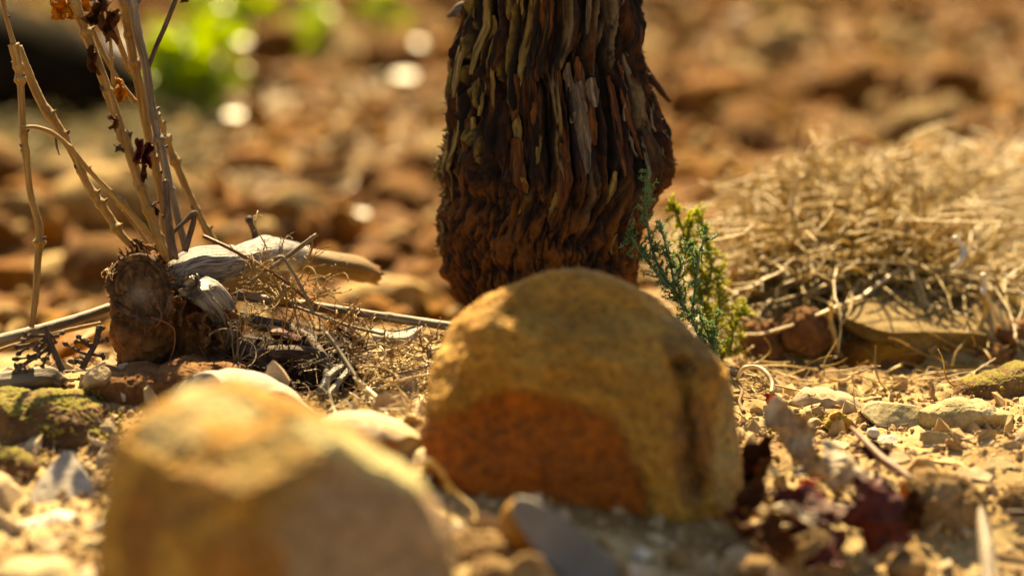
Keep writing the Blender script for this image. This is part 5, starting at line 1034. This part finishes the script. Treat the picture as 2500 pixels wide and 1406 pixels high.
# ================================================================== DEAD LEAVES AND STICKS ON THE RIGHT
def dried_leaf(lab, cx, cy, half, pitch, yaw, spin, curl, m, seed, extra=0.0, fold=.25, asp=1.0, vcurl=.0):
    """a lobed vine leaf, thin, folded along its midrib and rolled at the edges, resting on the soil"""
    q = G(cx, cy + half * .75); dd = float((q - CAM) @ FW) - .005 - extra; L = PX(half, dd)
    nr, nt = 26, 150; rho, th = np.meshgrid(np.linspace(0, 1, nr), np.linspace(0, 2 * np.pi, nt, endpoint=False), indexing='ij')
    rim = (.80 + .17 * np.cos(5 * (th - np.pi / 2)) + .05 * np.abs((th * 30 / (2 * np.pi)) % 1 - .5) * 2 + .10 * fbm(np.stack([np.cos(th) * 2 + seed, np.sin(th) * 2, th * 0], -1), 2, seed))
    x = rho * rim * np.cos(th) * asp; y = rho * rim * np.sin(th)
    nz_ = fbm(np.stack([x * 1.6, y * 1.6, x * 0 + seed], -1), 3, seed); n2_ = fbm(np.stack([x * 5, y * 5, x * 0 + seed], -1), 3, seed + 1)
    z = fold * np.abs(x) + .30 * nz_ * rho + .07 * n2_ - .05 * np.abs(np.sin(2.5 * (th - np.pi / 2))) * rho + .25 * rho ** 4 * fbm(np.stack([np.cos(th) * 1.5, np.sin(th) * 1.5, th * 0 + seed], -1), 2, seed + 5)
    k = curl; zz = z + 0; X = np.sin(k * x) / k - np.sin(k * x) * zz; Z = (1 - np.cos(k * x)) / k + np.cos(k * x) * zz
    Y = y
    if vcurl: Y = np.sin(vcurl * y) / vcurl - np.sin(vcurl * y) * Z; Z = (1 - np.cos(vcurl * y)) / vcurl + np.cos(vcurl * y) * Z
    def build(off):
        P_ = np.stack([X, Y, Z + off], -1).reshape(-1, 3) * L; c, s_ = math.cos(R(spin)), math.sin(R(spin)); P_ = P_ @ np.array([[c, s_, 0], [-s_, c, 0], [0, 0, 1]])
        ex = np.array((math.cos(R(yaw)), math.sin(R(yaw)), 0)); back = np.array((-math.sin(R(yaw)), math.cos(R(yaw)), 0)); ey = math.cos(R(pitch)) * np.array((0, 0, 1.0)) + math.sin(R(pitch)) * back; ez = np.cross(ex, ey)
        return P_[:, :1] * ex + P_[:, 1:2] * ey + P_[:, 2:] * ez
    A, B_ = build(.012), build(-.012); n = nr * nt
    a_ = np.arange(nr - 1)[:, None] * nt + np.arange(nt); b_ = np.arange(nr - 1)[:, None] * nt + (np.arange(nt) + 1) % nt
    q4 = np.stack([a_, a_ + nt, b_ + nt, b_], -1).reshape(-1, 4); e = (nr - 1) * nt + np.arange(nt); e2 = (nr - 1) * nt + (np.arange(nt) + 1) % nt
    V = np.vstack([A, B_]) + P(cx, cy, dd); low_ = V[:, 2].min(); gz = float(H0(V[:, 0].mean(), V[:, 1].mean())); V[:, 2] += max(0, gz - low_ - .006)
    o = mesh_obj('dead_leaf', V, np.vstack([q4, q4[:, ::-1] + n, np.stack([e, e + n, e2 + n, e2], -1)]), m); tag(o, lab, 'leaf'); return o
for a_ in (
    ('upright curled beige leaf with a red tip, standing right of the largest boulder', 1925, 1075, 112, 22, 35, 12, 2.3, M_leafpale, 1, .004, .1, .85, .3),
    ('scrap of scarlet leaf on the tip of the upright curled leaf', 1884, 978, 24, 30, 0, 40, 1.2, M_leafscar, 2, -.0),
    ('dark brown shaded leaf behind the upright curled leaf', 1862, 1140, 90, 10, -50, -20, 1.5, M_leafbrown, 3, -.006),
    ('arched cream leaf in the middle of the leaf litter', 2070, 1130, 95, 68, 10, 20, -1.5, M_leafpale, 4, .004, -.1),
    ('bright folded cream leaf lying on the dark red leaf', 2072, 1180, 66, 66, -20, -50, 1.7, M_leafpale, 5, .020, .4),
    ('pale leaf scrap lying left of the arched cream leaf', 1985, 1160, 56, 66, 30, 70, 1.9, M_leafpale, 6, .006, .3),
    ('glossy dark red leaf hanging lowest in the leaf litter', 2150, 1255, 118, 25, 15, 15, -1.0, M_leafred, 7, .012, -.15, .9, -.5),
    ('flatter dark red leaf left of the glossy hanging one', 1970, 1250, 100, 42, -15, 60, -.9, M_leafred, 8, .008, -.2),
    ('glowing scarlet leaf fold in the leaf litter', 1962, 1196, 50, 20, 20, 100, 1.6, M_leafscar, 9, .018, .4),
    ('small orange-edged leaf curl beside the glossy dark red leaf', 2205, 1200, 26, 10, 0, 0, 2.0, M_amber, 10, .02),
    ('brown curled leaf under the litter at the foot of the boulder', 1865, 1325, 85, 58, 20, 30, 1.2, M_leafbrown, 11, .004),
    ('brown curled leaf in the litter touching the right side of the boulder', 1842, 1225, 70, 35, -30, 150, 1.7, M_leafbrown, 12, .002),
    ('dark maroon leaf fold above the glossy hanging leaf', 2120, 1215, 85, 50, 40, -80, 1.8, M_leafred, 13, .0, .5),
    ('maroon leaf lying at the front of the leaf litter', 2010, 1325, 85, 60, -10, 10, -1.1, M_leafred, 14, .004, -.2),
    ('pale veined leaf strip across the flat dark red leaf', 1945, 1258, 62, 66, 35, 40, 2.2, M_leafpale, 15, .022, .3, .5),
    ('brown leaf edge right of the glossy hanging leaf', 2238, 1250, 62, 30, -40, 20, 1.5, M_leafbrown, 16, .003),
    ('thin brown leaf beneath the dark brown stick', 2130, 1110, 48, 60, 0, 60, 1.4, M_leafbrown, 17, .0),
    ('maroon scrap against the foot of the largest boulder', 1800, 1285, 52, 35, 30, 200, 1.6, M_leafred, 18, .004)):
    dried_leaf(*a_)
for k, (a_, b_, c_, d_, r_, lab) in enumerate([(1860, 1262, 1928, 1225, 9, 'long pale bark sliver nearest the boulder in the leaf litter'), (1880, 1300, 1935, 1280, 9, 'short pale bark sliver low in the leaf litter'), (1815, 1245, 1850, 1262, 10, 'orange brown bark crumb at the foot of the boulder'),
        (1772, 1265, 1812, 1285, 12, 'orange glowing bark chip touching the boulder'), (1845, 1218, 1885, 1195, 7, 'slim sliver above the long pale bark sliver'), (1980, 1290, 1990, 1300, 8, 'tiny glowing amber crumb between the red leaves'), (1885, 1140, 1903, 1185, 6, 'thin upright pale sliver under the upright curled leaf')]):
    dq = float((G(a_, max(b_, d_)) - CAM) @ FW) - .012
    cane(lab, [(a_, b_, r_ * .8, dq), ((a_ + c_) / 2, (b_ + d_) / 2 - 3, r_, dq - .002), (c_, d_, r_ * .5, dq)], M_straw if k in (0, 1, 4, 6) else M_amber, name='bark_sliver', cat='bark', amp=.35, freq=400)
cane('dark brown stick slanting over the pale leaves', [(2080, 1045, 5, 1.03), (2105, 1070, 8, 1.02), (2150, 1115, 10, 1.005), (2190, 1145, 10, .995), (2225, 1168, 6, .985)], M_twigred, name='stick', cat='stick')
cane('thinner tan stick alongside the dark brown stick', [(2120, 1095, 4, 1.02), (2150, 1125, 5, 1.01), (2190, 1160, 5, 1.0)], M_cane, name='stick', cat='stick')
cane('bleached grey stick standing at the bottom right edge', [(2395, 1245, 8, .96), (2402, 1290, 16, .94), (2410, 1350, 20, .92), (2418, 1440, 21, .9)], M_canegrey, name='stick', cat='stick', ns=24)
cane('thin grey twig lying on the lit soil at the right', [(2365, 1155, 3, 1.03), (2410, 1130, 4, 1.04), (2450, 1105, 5, 1.045), (2485, 1072, 5, 1.05)], M_canegrey, name='twig', cat='twig')
cane('black twig entering at the lower right edge', [(2450, 1250, 4, .98), (2480, 1252, 9, .98), (2540, 1255, 9, .98)], M_twigdark, name='twig', cat='twig')
cane('slim dark twig below the black twig', [(2430, 1285, 4, .97), (2480, 1272, 5, .97), (2540, 1268, 5, .97)], M_twigdark, name='twig', cat='twig')
cane('beaded curling tendril arching right of the largest boulder', [(1800, 925, 4, 1.09), (1815, 900, 6, 1.09), (1845, 895, 5, 1.09), (1870, 910, 6, 1.085), (1885, 935, 5, 1.08), (1883, 958, 5, 1.075)], M_straw, name='tendril', cat='tendril', amp=.3)
cane('small root curl below the beaded tendril', [(1800, 930, 4, 1.09), (1812, 955, 5, 1.085), (1805, 980, 4, 1.08), (1815, 1005, 5, 1.075)], M_cane, name='root', cat='root', amp=.3)
cane('pale looping tendril between the blurred boulder and the largest boulder', [(990, 1170, 5, .93), (1010, 1135, 5, .93), (1045, 1125, 6, .93), (1075, 1150, 6, .93), (1110, 1200, 5, .93), (1155, 1240, 5, .925), (1160, 1275, 4, .92)], M_strawgold, name='tendril', cat='tendril', amp=.2)
cane('second tendril loop inside the larger one', [(1020, 1190, 4, .94), (1035, 1150, 5, .94), (1050, 1130, 5, .94), (1085, 1165, 5, .94), (1095, 1200, 4, .94)], M_strawgold, name='tendril', cat='tendril', amp=.2)
